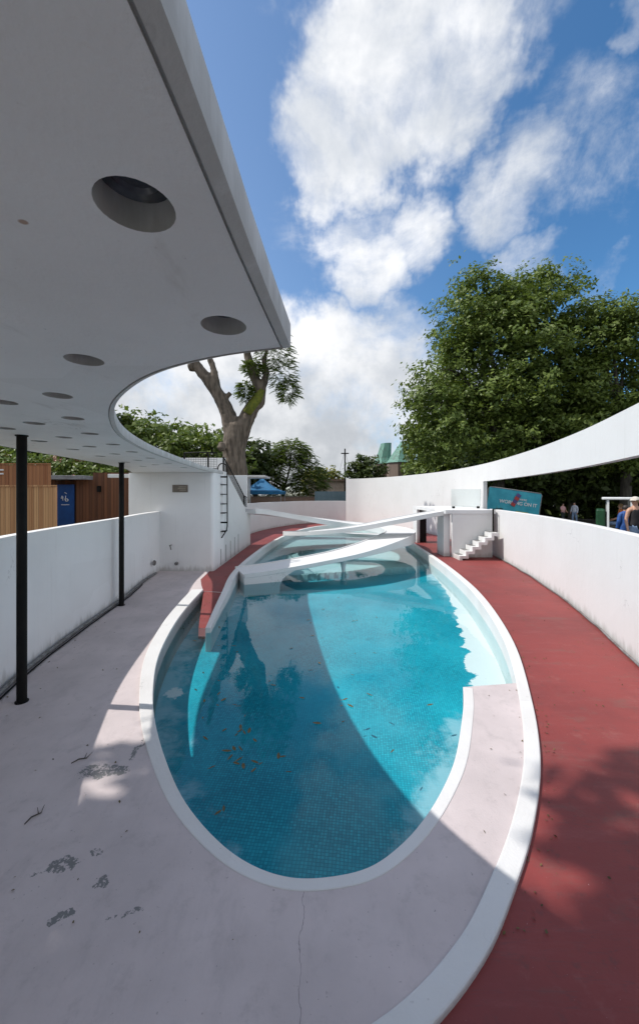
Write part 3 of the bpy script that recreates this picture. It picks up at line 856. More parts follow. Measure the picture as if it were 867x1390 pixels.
# solid abutment with curved underside at the left landing
prof = [(-2.62, 0.06), (-1.9, 0.085), (-0.9, 0.155), (-1.12, 0.06), (-1.3, -0.03), (-1.42, -0.14), (-1.5, -0.3), (-1.52, -0.6), (-2.62, -0.6)]
dx, dy = 1.65 / 1.792, 0.70 / 1.792     # ramp direction near the landing
b = MB(); k = len(prof)
def pr_(s, z, off):
    u = (s + 2.1) / dx * 0.96
    return (-2.1 + dx * u - dy * off, 12.8 + dy * u + dx * off, z)
b.add([pr_(s, z, -0.694) for s, z in prof] + [pr_(s, z, 0.694) for s, z in prof], [tuple(range(k)), tuple(reversed(range(k, 2 * k)))] + [(i, k + i, k + (i + 1) % k, (i + 1) % k) for i in range(k)])
b.v = [tuple(Vector(p) - rco) for p in b.v]
b.build('abutment', M['ramp'], rc, recalc=True, bevel=0.02)
ramp('spiral_ramp', 'upper white spiral ramp sweeping from the right platform across the other ramp', [
    (5.55, 16.78, 1.93), (4.2, 16.72, 1.70), (2.85, 16.65, 1.45), (1.6, 16.68, 1.21), (0.4, 16.95, 1.03), (-0.55, 17.6, 0.90), (-1.1, 18.6, 0.78), (-1.1, 19.9, 0.66), (-0.4, 21.2, 0.52), (0.9, 22.2, 0.38),
    (2.3, 23.0, 0.25), (3.6, 23.6, 0.15), (4.7, 24.0, 0.10)], 1.25, 0.15)

# ---------------------------------------------------------------- platform on the right
pf = thing('viewing_platform', 'white concrete platform above the red walkway at the ramp head', 'platform', (6.2, 16.0, 0))
PO = Vector((6.2, 16.0, 0))
def pl_(mb):
    mb.v = [tuple(Vector(p) - PO) for p in mb.v]; return mb
pl_(MB().prism([(5.18, 15.92), (7.24, 15.92), (7.46, 17.6), (7.60, 19.5), (7.62, 21.5), (5.2, 21.6)], 1.80, 1.95)).build('slab', M['ramp'], pf, bevel=0.012)
pl_(MB().box(5.47, 7.12, 15.96, 16.10, 0.0, 1.797)).build('front_panel', M['white'], pf)
pl_(MB().box(5.19, 5.467, 16.2, 17.1, 0.0, 1.797)).build('fin', M['white'], pf, bevel=0.01)
pl_(MB().box(5.2, 5.36, 20.7, 21.55, 0.0, 1.797)).build('fin', M['white'], pf, bevel=0.01)
pl_(MB().box(5.42, 5.85, 21.2, 21.3, 0.0, 1.797)).build('recess_shade', M['dark_recess'], pf)  # dark box painted as the shade inside the opening
pl_(MB().box(6.1, 7.46, 17.92, 17.94, 1.99, 2.84)).build('glass_panel', M['glass'], pf)
for x in (6.2, 7.34):
    pl_(MB().box(x - 0.05, x + 0.05, 17.88, 17.98, 1.95, 2.05)).build('clamp', M['black'], pf)

st = thing('stair', 'white folded concrete stair climbing beside the platform to the wall', 'stair', (5.5, 15.5, 0))
top_, bot_ = [], []
b = MB()
prof = [(0.0, 0.0)]
for i in range(6):
    prof += [(i * 0.25, (i + 1) * 0.18), ((i + 1) * 0.25, (i + 1) * 0.18)]
under = [(p[0] + 0.10, p[1] - 0.11) for p in prof[1:]]
poly = prof + [(1.50, 1.08), (1.55, 1.08), (1.55, 0.93)] + [(p[0] + 0.0, p[1]) for p in under[::-1] if p[0] < 1.5 and p[1] > 0] + [(0.12, 0.0)]
clean = []
for p in poly:
    if not clean or math.hypot(p[0] - clean[-1][0], p[1] - clean[-1][1]) > 1e-4: clean.append(p)
k = len(clean)
tri = tessellate_polygon([[Vector((p[0], p[1], 0)) for p in clean]])
vs = [(p[0], -0.3, p[1]) for p in clean] + [(p[0], 0.44, p[1]) for p in clean]
b.add(vs, [tuple(t) for t in tri] + [tuple(k + i for i in reversed(t)) for t in tri] + [(i, (i + 1) % k, k + (i + 1) % k, k + i) for i in range(k)])
b.build('flight', M['white'], st, recalc=True)
for i in range(6):
    MB().box(i * 0.25 + 0.02, i * 0.25 + 0.23, -0.05, 0.38, (i + 1) * 0.18 + 0.001, (i + 1) * 0.18 + 0.012).build('dark_tread', M['pipe'], st)  # thin dark grey box on each tread
t = thing('handrail', 'short black handrail at the stair top beside the banner', 'railing', (7.06, 15.75, 1.08))
MB().box(-0.025, 0.025, -0.025, 0.025, 0, 0.92).build('post', M['black'], t)
MB().tube([(0, 0, 0.9), (0.2, 0.45, 0.9), (0.75, 0.8, 0.9)], 0.022, 8).build('rail', M['black'], t, smooth=True)

# ---------------------------------------------------------------- trees
rng = np.random.default_rng(11)


def leaves_mesh(name, centers, normals, sizes, mat, parent, aspect=0.5, rs=None):
    """one diamond-shaped leaf per centre"""
    rs = rs or rng
    n = len(centers)
    a = rs.normal(size=(n, 3)); a -= normals * np.sum(a * normals, 1, keepdims=True); a /= np.linalg.norm(a, axis=1, keepdims=True) + 1e-9
    bb = np.cross(normals, a)
    s = sizes[:, None]
    fold = normals * s * 0.12
    V = np.stack([centers - a * s, centers + bb * s * aspect + fold, centers + a * s, centers - bb * s * aspect + fold], 1).reshape(-1, 3)
    me = bpy.data.meshes.new(name)
    me.vertices.add(4 * n); me.vertices.foreach_set('co', V.astype(np.float32).reshape(-1))
    me.loops.add(4 * n); me.loops.foreach_set('vertex_index', np.arange(4 * n, dtype=np.int32))
    me.polygons.add(n); me.polygons.foreach_set('loop_start', np.arange(0, 4 * n, 4, dtype=np.int32))
    me.materials.append(mat); me.update(calc_edges=True); me.validate()
    return put(bpy.data.objects.new(name, me), parent)


def crown_points(lobes, clumps, per, spread, inner=0.45):
    """boughs -> twig clumps -> leaves, so the crown gets lit heads and dark gaps"""
    w = np.array([l[1][0] * l[1][1] * l[1][2] for l in lobes]) ** 0.7
    w /= w.sum()
    nb = max(6, clumps // 8)
    which = rng.choice(len(lobes), nb, p=w)
    d = rng.normal(size=(nb, 3)); d /= np.linalg.norm(d, axis=1, keepdims=True)
    r = (inner + (1 - inner) * rng.random(nb) ** 0.5) * (0.88 + 0.34 * rng.random(nb))
    BC = np.array([l[0] for l in lobes])[which] + d * r[:, None] * np.array([l[1] for l in lobes])[which]
    bs = spread * 1.9 * (0.6 + 0.9 * rng.random(nb))
    sel = np.repeat(np.arange(nb), 8)
    off = rng.normal(size=(nb * 8, 3)) * np.array([1, 1, 0.62])
    C = BC[sel] + off * bs[sel][:, None] * 0.8
    P = np.repeat(C, per, 0) + rng.normal(size=(nb * 8 * per, 3)) * spread * np.array([0.62, 0.62, 0.36])
    o = off / (np.linalg.norm(off, axis=1, keepdims=True) + 1e-9)
    Nn = rng.normal(size=P.shape) * 0.55 + np.array([-0.15, 0, 0.7]) + np.repeat(o, per, 0) * 0.55 + np.repeat(d[sel], per, 0) * 0.35
    Nn /= np.linalg.norm(Nn, axis=1, keepdims=True)
    return P, Nn


def limb(b, p0, p1, r0, r1, sag=0.15, n=7):
    p0, p1 = Vector(p0), Vector(p1)
    L = (p1 - p0).length
    w = Vector((random.uniform(-1, 1), random.uniform(-1, 1), 0)) * L * 0.08
    pts, rad = [], []
    for i in range(n):
        t = i / (n - 1)
        q = p0.lerp(p1, t) + w * math.sin(t * math.pi) + Vector((0, 0, sag * L * math.sin(t * math.pi) * 0.5))
        pts.append(q); rad.append(r0 + (r1 - r0) * t ** 0.8)
    b.tube(pts, rad, 9)
    return pts


def tree(name, label, foot, lobes, clumps, per, leaf, mat, bark, tr=0.4, spread=0.6, cat='tree', group=None, fork=0.35, inner=0.45):
    foot = Vector(foot)
    t = thing(name, label, cat, foot, group=group)
    L = [((Vector(c) - foot)[:], r) for c, r in lobes]
    cz = max(c[2] for c, r in L)
    mid_ = Vector(L[0][0]) * 1.0
    fk = Vector((mid_.x * 0.25, mid_.y * 0.25, max(0.6, cz * fork)))
    b = MB()
    b.tube([(0, 0, -0.3), (0, 0, 0.15), (fk.x * 0.4, fk.y * 0.4, fk.z * 0.5), fk], [tr * 1.5, tr * 1.1, tr * 0.85, tr * 0.75], 12)
    for (c, r) in L:
        pts = limb(b, fk, Vector(c) + Vector((0, 0, r[2] * 0.35)), tr * 0.5, tr * 0.1)
        for k in range(3):
            e = Vector(c) + Vector((random.uniform(-1, 1) * r[0], random.uniform(-1, 1) * r[1], random.uniform(-0.4, 0.8) * r[2])) * 0.8
            limb(b, pts[3 + k % 3], e, tr * 0.22, tr * 0.04)
    b.build('trunk', bark, t, smooth=True)
    P, Nn = crown_points(L, clumps, per, spread, inner)
    leaves_mesh('crown', P, Nn, leaf * rng.uniform(0.45, 1.45, len(P)), mat, t)
    return t


def lb(x, y, d, rx, ry, depth=None):
    c = at(x, y, d)
    k = d / F
    return (c, (rx * k, depth if depth else rx * k * 0.9, ry * k))


# big trees on the right
tree('broadleaf_tree', 'big dense green tree rising highest above the right wall', (15.2, 33, 0.48), [
    lb(690, 490, 33, 88, 92), lb(612, 525, 32, 55, 72), lb(660, 440, 33, 62, 62), lb(735, 420, 33, 50, 52), lb(700, 395, 33.5, 38, 30), lb(645, 410, 33, 36, 30), lb(750, 530, 33, 70, 80), lb(590, 565, 31, 42, 60), lb(650, 575, 31, 60, 50), lb(715, 545, 34, 75, 60), lb(660, 510, 34, 60, 60), lb(720, 595, 32, 70, 40)],
    5000, 17, 0.165, M['leaf'], M['bark_dark'], 0.5, 0.46, group='trees beyond the right wall', inner=0.5)
tree('broadleaf_tree', 'dark tree at the right frame edge beside the big tree', (24.5, 31, 0.1), [
    lb(850, 500, 31, 60, 75), lb(800, 460, 32, 36, 48), lb(905, 470, 31, 70, 80), lb(850, 590, 30, 70, 45), lb(785, 570, 32, 45, 60), lb(830, 440, 31, 30, 24)],
    2500, 16, 0.165, M['leaf'], M['bark_dark'], 0.45, 0.46, group='trees beyond the right wall', inner=0.5)
tree('shrub_tree', 'low bushy tree against the copper roofed pavilion', (8.8, 40, 0.8), [
    lb(592, 628, 40, 30, 24), lb(560, 640, 41, 12, 10), lb(620, 622, 39, 30, 26)], 420, 12, 0.24, M['leaf'], M['bark_dark'], 0.2, 0.4, group='trees beyond the right wall')
# shady understorey seen through the slot
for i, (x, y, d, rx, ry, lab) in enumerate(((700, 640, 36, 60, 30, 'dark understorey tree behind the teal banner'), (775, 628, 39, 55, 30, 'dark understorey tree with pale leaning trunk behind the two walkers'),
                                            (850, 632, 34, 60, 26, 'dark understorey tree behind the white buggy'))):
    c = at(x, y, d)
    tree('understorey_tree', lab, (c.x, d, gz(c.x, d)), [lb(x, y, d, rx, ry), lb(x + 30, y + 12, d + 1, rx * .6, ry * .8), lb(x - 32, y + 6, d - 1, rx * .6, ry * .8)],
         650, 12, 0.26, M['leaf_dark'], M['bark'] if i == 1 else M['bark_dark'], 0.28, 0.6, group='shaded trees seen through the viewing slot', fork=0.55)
# dense wood far behind: one mass
P, Nn = [], []
k = 34000
px = rng.uniform(14, 70, k); py = rng.uniform(46, 66, k) - (px - 14) * 0.25
hz = 13.0 + 2.0 * np.sin(px * 0.5) + 1.5 * np.sin(px * 1.3 + 1)
pz = -1.2 + rng.random(k) ** 0.8 * hz
P = np.stack([px, py, pz], -1); Nn = rng.normal(size=P.shape) + np.array([0, 0, 0.5]); Nn /= np.linalg.norm(Nn, axis=1, keepdims=True)
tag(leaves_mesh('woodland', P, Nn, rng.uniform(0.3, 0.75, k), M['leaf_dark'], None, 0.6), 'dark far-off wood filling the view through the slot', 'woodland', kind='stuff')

# left of centre
tree('leafy_tree', 'green tree rising over the canopy edge left of the bare trunk', (-13.5, 38, 0.85), [
    lb(215, 605, 38, 50, 34), lb(180, 585, 38, 28, 22), lb(262, 612, 37, 36, 26), lb(300, 620, 36, 30, 30), lb(150, 610, 38, 40, 36)], 900, 13, 0.27, M['leaf'], M['bark_dark'], 0.35, 0.5, group='trees beyond the shelter')
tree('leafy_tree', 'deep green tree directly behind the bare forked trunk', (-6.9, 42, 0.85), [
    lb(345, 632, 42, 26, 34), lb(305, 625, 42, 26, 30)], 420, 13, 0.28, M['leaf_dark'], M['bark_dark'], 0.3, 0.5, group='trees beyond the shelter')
tree('small_tree', 'round shrub tree left of the pavilion with copper roofs', (6.1, 52, 0.85), [lb(498, 640, 52, 18, 17), lb(484, 648, 52, 10, 8)], 260, 12, 0.26, M['leaf_dark'], M['bark_dark'], 0.2, 0.4, group='trees beyond the far wall')
tree('small_tree', 'pale low trees behind the far wall under the cross', (1.2, 60, 0.85), [lb(445, 650, 60, 16, 16), lb(425, 655, 60, 14, 16)], 220, 12, 0.28, M['leaf_yellow'], M['bark_dark'], 0.2, 0.4, group='trees beyond the far wall')


def fronds(name, lobes, count, length, mat, parent, droop=0.6):
    """compound leaves: a rib with paired leaflets, hanging outwards"""
    cs, ns, sz = [], [], []
    V = []
    for _ in range(count):
        c, r = lobes[rng.integers(len(lobes))] if len(lobes) > 1 else lobes[0]
        d = rng.normal(size=3); d /= np.linalg.norm(d)
        p = np.array(c) + d * np.array(r) * (0.3 + 0.7 * rng.random() ** 0.6)
        o = d * np.array([1, 1, 0.3]) + rng.normal(size=3) * 0.35
        o[2] *= 0.4; o /= np.linalg.norm(o) + 1e-9
        side = np.cross(o, [0, 0, 1]); side /= np.linalg.norm(side) + 1e-9
        Lf = length * rng.uniform(0.6, 1.2)
        for k in range(7):
            t = (k + 1) / 7
            q = p + o * Lf * t + np.array([0, 0, -droop * Lf * t * t])
            for s in (-1, 1):
                tip = q + (side * s * 0.9 + o * 0.5 + np.array([0, 0, -0.45])) * Lf * 0.30 * (1.15 - 0.6 * t)
                m_ = (q + tip) / 2
                wv = o * Lf * 0.085
                V += [q, m_ + wv, tip, m_ - wv]
    V = np.array(V); n = len(V) // 4
    me = bpy.data.meshes.new(name)
    me.vertices.add(4 * n); me.vertices.foreach_set('co', V.astype(np.float32).reshape(-1))
    me.loops.add(4 * n); me.loops.foreach_set('vertex_index', np.arange(4 * n, dtype=np.int32))
    me.polygons.add(n); me.polygons.foreach_set('loop_start', np.arange(0, 4 * n, 4, dtype=np.int32))
    me.materials.append(mat); me.update(calc_edges=True)
    return put(bpy.data.objects.new(name, me), parent)


# yellow-green compound-leaved tree above the gazebo
foot = Vector((-4.2, 44, 0.85))
t = thing('compound_leaf_tree', 'bushy yellow flecked tree above the blue gazebo', 'tree', foot, group='trees beyond the far wall')
LL = [((Vector(c) - foot)[:], r) for c, r in [lb(390, 640, 44, 42, 40), lb(362, 650, 44, 26, 36), lb(420, 655, 44, 24, 32), lb(395, 615, 44, 24, 20)]]
b = MB(); b.tube([(0, 0, -0.2), (0, 0, 1.5), (0.2, 0, 3)], [0.3, 0.22, 0.18], 10)
for c, r in LL: limb(b, (0.2, 0, 2.5), c, 0.14, 0.04)
b.build('trunk', M['bark_dark'], t, smooth=True)
fronds('crown', LL, 3400, 0.75, M['leaf_frond'], t, 0.4)
fronds('seed_clusters', [(c, (r[0] * 1.02, r[1] * 1.05, r[2] * 1.02)) for c, r in LL], 260, 0.6, M['leaf_yellow'], t, 0.2)

# the pollarded forked tree behind the shelter
foot = Vector((-5.95, 26.5, 0.85))
t = thing('forked_tree', 'thick bare forked trunk with one leafy side behind the white shelter', 'tree', foot)
q = lambda x, y, dd=0: at(x, y, 26.5 + dd) - foot
K = 26.5 / F
b = MB()
b.tube([Vector((0.1, 0, -0.3)), q(318, 675), q(319, 640), q(318, 615), q(320, 592), q(322, 578), q(324, 566)], [1.15, 0.98, 0.84, 0.78, 0.80, 0.72, 0.42], 18)
b.tube([q(316, 600), q(313, 580), q(310, 563), q(303, 547), q(293, 530), q(282, 515), q(272, 503), q(265, 492), q(258, 478)], [0.5, 0.56, 0.55, 0.48, 0.43, 0.40, 0.36, 0.31, 0.26], 14)
b.tube([q(293, 527), q(291, 505), q(286, 490), q(280, 468)], [0.34, 0.24, 0.2, 0.16], 10)
b.tube([q(325, 600), q(330, 580), q(336, 565), q(343, 553), q(350, 545), q(353, 532), q(350, 520)], [0.5, 0.56, 0.54, 0.50, 0.50, 0.40, 0.32], 14)
b.tube([q(352, 530), q(344, 508), q(338, 490), q(334, 470), q(330, 440)], [0.36, 0.32, 0.29, 0.26, 0.2], 12)
b.tube([q(352, 534), q(359, 520), q(362, 505), q(358, 490), q(364, 470), q(372, 452)], [0.36, 0.26, 0.2, 0.17, 0.13, 0.08], 10)
b.tube([q(303, 542), q(311, 536), q(313, 533)], [0.25, 0.16, 0.2], 8)
b.tube([q(262, 498), q(256, 499)], [0.36, 0.3], 8)
b.tube([q(303, 612, -0.9), q(300, 607, -1.0), q(302, 600, -1.0)], [0.22, 0.32, 0.2], 8)
b.tube([q(344, 512), q(350, 508), q(353, 500), q(346, 492)], [0.1, 0.09, 0.08, 0.06], 8)
tk = b.build('trunk', M['bark'], t, smooth=True)
rm = tk.modifiers.new('remesh', 'REMESH'); rm.mode = 'VOXEL'; rm.voxel_size = 0.07; rm.use_smooth_shade = True
smo = tk.modifiers.new('smooth', 'SMOOTH'); smo.iterations = 6; smo.factor = 0.5
ntx = bpy.data.textures.new('gnarl', 'CLOUDS'); ntx.noise_scale = 0.55
dp_ = tk.modifiers.new('gnarl', 'DISPLACE'); dp_.texture = ntx; dp_.strength = 0.16; dp_.mid_level = 0.5
MB().tube([q(335, 561, -0.45), q(343, 549, -0.42), q(349, 541, -0.40), q(356, 530, -0.22)], [0.30, 0.34, 0.36, 0.2], 10).build('moss', M['moss'], tk, smooth=True)
LL = [((Vector(c) - foot)[:], r) for c, r in [lb(382, 505, 26.5, 20, 26), lb(372, 480, 26.5, 26, 22), lb(392, 530, 26, 12, 18), lb(333, 530, 26, 9, 14), lb(345, 500, 26.2, 14, 10), lb(360, 455, 26.5, 30, 24)]]
fronds('crown', LL, 1700, 0.42, M['leaf_frond'], t, 0.3)

# tree outside the frame on the left whose shade falls on the near deck
tree('shade_tree', 'tall leafy tree outside the left wall shading the near deck', (-11.2, 1.4, 0.85), [
    (Vector((-7.3, 2.1, 14)), (2.1, 1.5, 2.2)), (Vector((-10.6, 3.1, 10.5)), (1.0, 2.0, 1.1)), (Vector((-12.4, 0.6, 9.0)), (1.5, 1.6, 1.5))],
    640, 12, 0.24, M['leaf'], M['bark_dark'], 0.35, 0.30)

# flowering hedge above the timber fence
c = at(60, 640, 19)
t = thing('flowering_hedge', 'dark hedge flecked with pink blossom above the timber fence', 'hedge', (c.x, 19, 0.85))
foot = Vector((c.x, 19, 0.85))
LL = [((Vector(cc) - foot)[:], r) for cc, r in [lb(15, 632, 19, 40, 30, 1.0), lb(70, 640, 19, 40, 26, 1.0), lb(120, 645, 19.5, 38, 24, 1.0), lb(-40, 630, 19, 50, 32, 1.0), lb(165, 640, 21, 26, 20, 1.0)]]
for cc, r in LL: MB().tube([(cc[0], 0, -0.2), (cc[0], 0, max(0.5, cc[2]))], [0.09, 0.05], 7).build('stem', M['bark_dark'], t, smooth=True)
P, Nn = crown_points(LL, 900, 10, 0.22); leaves_mesh('foliage', P, Nn, rng.uniform(0.07, 0.14, len(P)), M['leaf'], t)
LB = [(cc, (r[0], r[1] * 1.1, r[2] * 1.05)) for cc, r in LL]
P, Nn = crown_points(LB, 160, 5, 0.12, 0.85); leaves_mesh('blossom', P, Nn, rng.uniform(0.04, 0.08, len(P)), M['leaf_pink'], t)
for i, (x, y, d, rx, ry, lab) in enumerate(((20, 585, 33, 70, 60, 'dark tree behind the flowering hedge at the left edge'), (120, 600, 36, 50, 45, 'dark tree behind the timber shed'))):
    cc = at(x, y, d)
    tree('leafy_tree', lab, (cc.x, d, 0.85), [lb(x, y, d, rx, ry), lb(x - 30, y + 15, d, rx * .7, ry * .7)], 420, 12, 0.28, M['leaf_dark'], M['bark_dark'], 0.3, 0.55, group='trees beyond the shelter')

# ---------------------------------------------------------------- timber fence and shed on the left
def fence(label, x0, x1, d, ytop0, ytop1, mat, zb=0.85):
    a, c = at(x0, ytop0, d), at(x1, ytop1, d)
    t = thing('timber_fence', label, 'fence', (a.x, d, zb))
    n = max(2, int((c.x - a.x) / 0.145)); w = (c.x - a.x) / n
    ztop = (a.z + c.z) / 2 - zb
    b = MB()
    for i in range(n):
        b.box(i * w + 0.004, (i + 1) * w - 0.004, random.uniform(0, 0.012), 0.028, 0.02, ztop + random.uniform(-0.012, 0.012))
    b.build('boards', mat, t)
    MB().box(-0.02, n * w + 0.02, -0.03, 0.07, ztop + 0.014, ztop + 0.06).build('top_rail', mat, t)
    for k in (0.02, n * w / 2, n * w - 0.1):
        MB().box(k, k + 0.09, 0.03, 0.12, 0, ztop).build('post', mat, t)
    return t
fence('pale timber board fence just over the left wall', -70, 75, 12.2, 661, 661, M['boards_pale'])
tf = fence('taller reddish timber fence behind the pale one', -70, 67, 14.2, 631, 631, M['boards'])
b = MB()
for z in (2.62, 2.48): b.box(1.55, 2.05, -0.03, -0.005, z, z + 0.05)
b.build('sign_strip', M['white_mark'], tf)

a = at(66, 650, 16.2)
sd = thing('timber_shed', 'dark timber shed with blue door and flat grey roof', 'shed', (a.x, 16.2, 0.85))
wdt = at(178, 650, 16.2).x - a.x
hgt = at(0, 648, 16.2).z - 0.85
n = int(wdt / 0.14); w = wdt / n
dx0, dx1 = at(78, 0, 16.2).x - a.x, at(101, 0, 16.2).x - a.x
b = MB()
for i in range(n):
    xa, xb = i * w, (i + 1) * w - 0.006
    if dx0 - w < xa < dx1: continue
    b.box(xa, xb, random.uniform(0, 0.015), 0.05, 0, hgt + (0.20 if xa > at(124, 0, 16.2).x - a.x else -0.1))
b.box(0.02, wdt - 0.02, 0.25, 2.5, 0, hgt - 0.12)
b.build('board_wall', M['boards_dark'], sd)
rw = at(123, 0, 16.2).x - a.x
MB().box(-0.1, rw, -0.45, 2.6, hgt - 0.1, hgt + 0.06).build('roof', M['grey_metal'], sd, bevel=0.01)
dr = MB().box(dx0, dx1, -0.02, 0.03, 0, 2.16).build('door', M['blue_door'], sd, bevel=0.006)
# emblem on the door: the strokes seen there
dm = (dx0 + dx1) / 2
def stroke(b, pts, r=0.016):
    b.tube([(dm + x, -0.026, 1.55 + z) for x, z in pts], r, 6)
b = MB()
stroke(b, [(-0.02, 0.28), (0.02, 0.24)]); stroke(b, [(0.06, 0.25), (0.04, 0.22)])
stroke(b, [(-0.13, 0.14), (-0.17, 0.03), (-0.09, 0.03)]); stroke(b, [(-0.1, 0.12), (-0.1, -0.06)])
stroke(b, [(0.02, 0.14), (0.01, 0.04), (-0.02, -0.02)])
stroke(b, [(0.06 + 0.06 * math.cos(k), -0.04 + 0.05 * math.sin(k)) for k in np.linspace(0, 6.28, 12)])
b.build('emblem', M['white_mark'], dr, smooth=True)
b = MB()
for k in range(7): b.box(dm - 0.17 + k * 0.05, dm - 0.135 + k * 0.05, -0.024, -0.021, 1.30, 1.33)
b.build('small_lettering', M['white_mark'], dr)
MB().box(at(134, 0, 16.2).x - a.x, at(137.5, 0, 16.2).x - a.x, -0.12, 0.0, 1.85, 2.1).build('wall_lamp', M['black'], sd)
# white beam end where the canopy meets the shelter
tag(MB().box(-7.6, -6.53, 13.9, 14.1, 3.2, 3.33).build('beam', M['white'], bevel=0.01), 'short white beam under the canopy beside the timber shed', 'beam')

# ---------------------------------------------------------------- far side: gazebo, brick wall, kiosk, hoarding, pavilion, cross
gx0, gx1, gd = at(322, 0, 33).x, at(383, 0, 33).x, 33
gb = thing('gazebo', 'blue fabric gazebo standing behind the far wall', 'gazebo', ((gx0 + gx1) / 2, gd + 1.5, 0.85))
hw = (gx1 - gx0) / 2
zt, ze, zv = at(0, 648, 33).z - 0.85, at(0, 667, 33).z - 0.85, at(0, 671, 33).z - 0.85
rings_ = []
for s in np.linspace(0, 1, 7):
    rings_.append((hw * (1 - s) + 0.04, ze + (zt - ze) * s ** 1.6))
b = MB(); vs = []
for h_, z in [(hw, zv)] + rings_:
    vs += [(-h_, -h_, z), (h_, -h_, z), (h_, h_, z), (-h_, h_, z)]
fs = [(4 * i + k, 4 * i + (k + 1) % 4, 4 * i + 4 + (k + 1) % 4, 4 * i + 4 + k) for i in range(len(rings_)) for k in range(4)]
b.add(vs, fs + [tuple(4 * len(rings_) + k for k in range(4))])
b.build('fabric_roof', M['blue_fabric'], gb)
for sx, sy in ((-1, -1), (1, -1), (1, 1), (-1, 1)):
    MB().box(sx * hw * .96 - 0.03, sx * hw * .96 + 0.03, sy * hw * .96 - 0.03, sy * hw * .96 + 0.03, 0, ze).build('leg', M['grey_metal'], gb)

a = at(330, 0, 40)
bw = thing('brick_wall', 'long low brown brick wall beyond the far white wall', 'wall', (a.x, 40, 0.85))
L = at(475, 0, 40).x - a.x
MB().box(-3, L, 0, 0.3, 0, 1.45).build('brickwork', M['brick'], bw)
MB().box(-3.03, L + 0.03, -0.03, 0.33, 1.452, 1.52).build('coping', M['concrete'], bw)

a = at(337, 0, 30)
kk = thing('kiosk', 'small kiosk with flat white roof left of the gazebo', 'kiosk', (a.x - 1.2, 31.5, 0.85))
zt = at(0, 648, 30).z - 0.85
MB().box(-1.6, at(360, 0, 30).x - a.x + 1.2, -1.5, 1.5, zt, zt + 0.16).build('roof', M['white'], kk, bevel=0.02)
MB().box(-1.2, 0.9, -0.9, 1.2, 0, zt - 0.004).build('wall', M['white'], kk)

a, c = at(427, 679, 38), at(471, 667, 38)
hd = thing('hoarding', 'grey blue hoarding panel standing behind the far wall', 'hoarding', (a.x, 38, 0.85))
MB().box(0, c.x - a.x, 0, 0.05, 0.3, c.z - 0.85).build('panel', M['slate_panel'], hd)
for x in (0.1, c.x - a.x - 0.16): MB().box(x, x + 0.06, 0.05, 0.11, 0, c.z - 0.85).build('post', M['grey_metal'], hd)

a, c = at(418, 0, 58), at(476, 0, 58)
bd = thing('brick_building', 'low brown building with dark eaves behind the far wall', 'building', (a.x, 58, 0.85))
zt = at(0, 653, 58).z - 0.85
MB().box(0, c.x - a.x, 0, 6, 0, zt).build('wall', M['cream_wall'], bd)
MB().box(-0.3, c.x - a.x + 0.3, -0.5, 6.4, zt + 0.004, zt + 0.25).build('roof', M['brick'], bd)
MB().box(1.0, c.x - a.x - 0.5, -0.05, -0.004, 0.4, zt * 0.55).build('window', M['dark_recess'], bd)

# pavilion with copper roofs
PD = 70
pv = thing('copper_pavilion', 'brown ribbed pavilion with tapering green copper roofs beyond the right wall', 'building', (at(540, 0, PD).x, PD + 3, 0.85))
pvo = Vector((at(540, 0, PD).x, PD + 3, 0.85))
def drum(x0, x1, ytop, d):
    a, c = at(x0, ytop, d), at(x1, ytop, d)
    r = (c.x - a.x) / 2; cx = (a.x + c.x) / 2
    poly = [(cx + r * math.cos(w), d + r + r * math.sin(w)) for w in np.linspace(0, 2 * math.pi, 9)[:-1] + 0.39]
    b = MB().prism(poly, 0.3, a.z); b.v = [tuple(Vector(p) - pvo) for p in b.v]
    b.build('drum', M['concrete'], pv)
    return poly, a.z
def copper(poly, zb, tx0, tx1, ty0, ty1, d, flare=0.35):
    cx = sum(p[0] for p in poly) / len(poly); cy = sum(p[1] for p in poly) / len(poly)
    a, c = at(tx0, ty0, d), at(tx1, ty1, d)
    tx = (a.x + c.x) / 2; tr_ = abs(c.x - a.x) / 2
    n = len(poly); vs = []
    for s, z in ((1.08, zb + 0.01), (0.9, zb + 0.55), (0.78, zb + 1.1)):
        vs += [(cx + (p[0] - cx) * s, cy + (p[1] - cy) * s, z) for p in poly]
    r0 = max(math.hypot(p[0] - cx, p[1] - cy) for p in poly)
    for p in poly:
        u, v = (p[0] - cx) / r0, (p[1] - cy) / r0
        zz = a.z + (c.z - a.z) * (u + 1) / 2
        vs.append((tx + u * tr_ * 1.08, cy + v * tr_ * 0.9, zz))
    fs = [(k * n + i, k * n + (i + 1) % n, (k + 1) * n + (i + 1) % n, (k + 1) * n + i) for k in range(3) for i in range(n)] + [tuple(range(3 * n, 4 * n)), tuple(reversed(range(n)))]
    b = MB().add(vs, fs); b.v = [tuple(Vector(p) - pvo) for p in b.v]
    b.build('copper_roof', M['copper'], pv)
p1, z1 = drum(509, 536, 629, PD + 1)
copper(p1, z1, 519, 533, 600.5, 599.5, PD + 1)
p2, z2 = drum(528, 568, 627, PD - 3)
copper(p2, z2, 549, 562, 596, 601, PD - 3)
p3, z3 = drum(533, 553, 627, PD + 8)
copper(p3, z3, 540, 547, 609, 609, PD + 8)

cr = thing('cross_mast', 'dark mast with a cross arm and stay wires above the far wall', 'mast', (at(468, 0, 55).x, 55, 0.85))
zt = at(0, 609, 55).z - 0.85
MB().tube([(0, 0, 0), (0, 0, zt)], [0.13, 0.09], 8).build('pole', M['black'], cr)
MB().box(-0.55, 0.55, -0.05, 0.05, zt - 0.75, zt - 0.6).build('cross_arm', M['black'], cr)
for s in (-1, 1):
    MB().tube([(0, 0, zt - 0.3), (s * 2.0, 0.5, 0.4)], 0.018, 5).build('stay_wire', M['pipe'], cr)

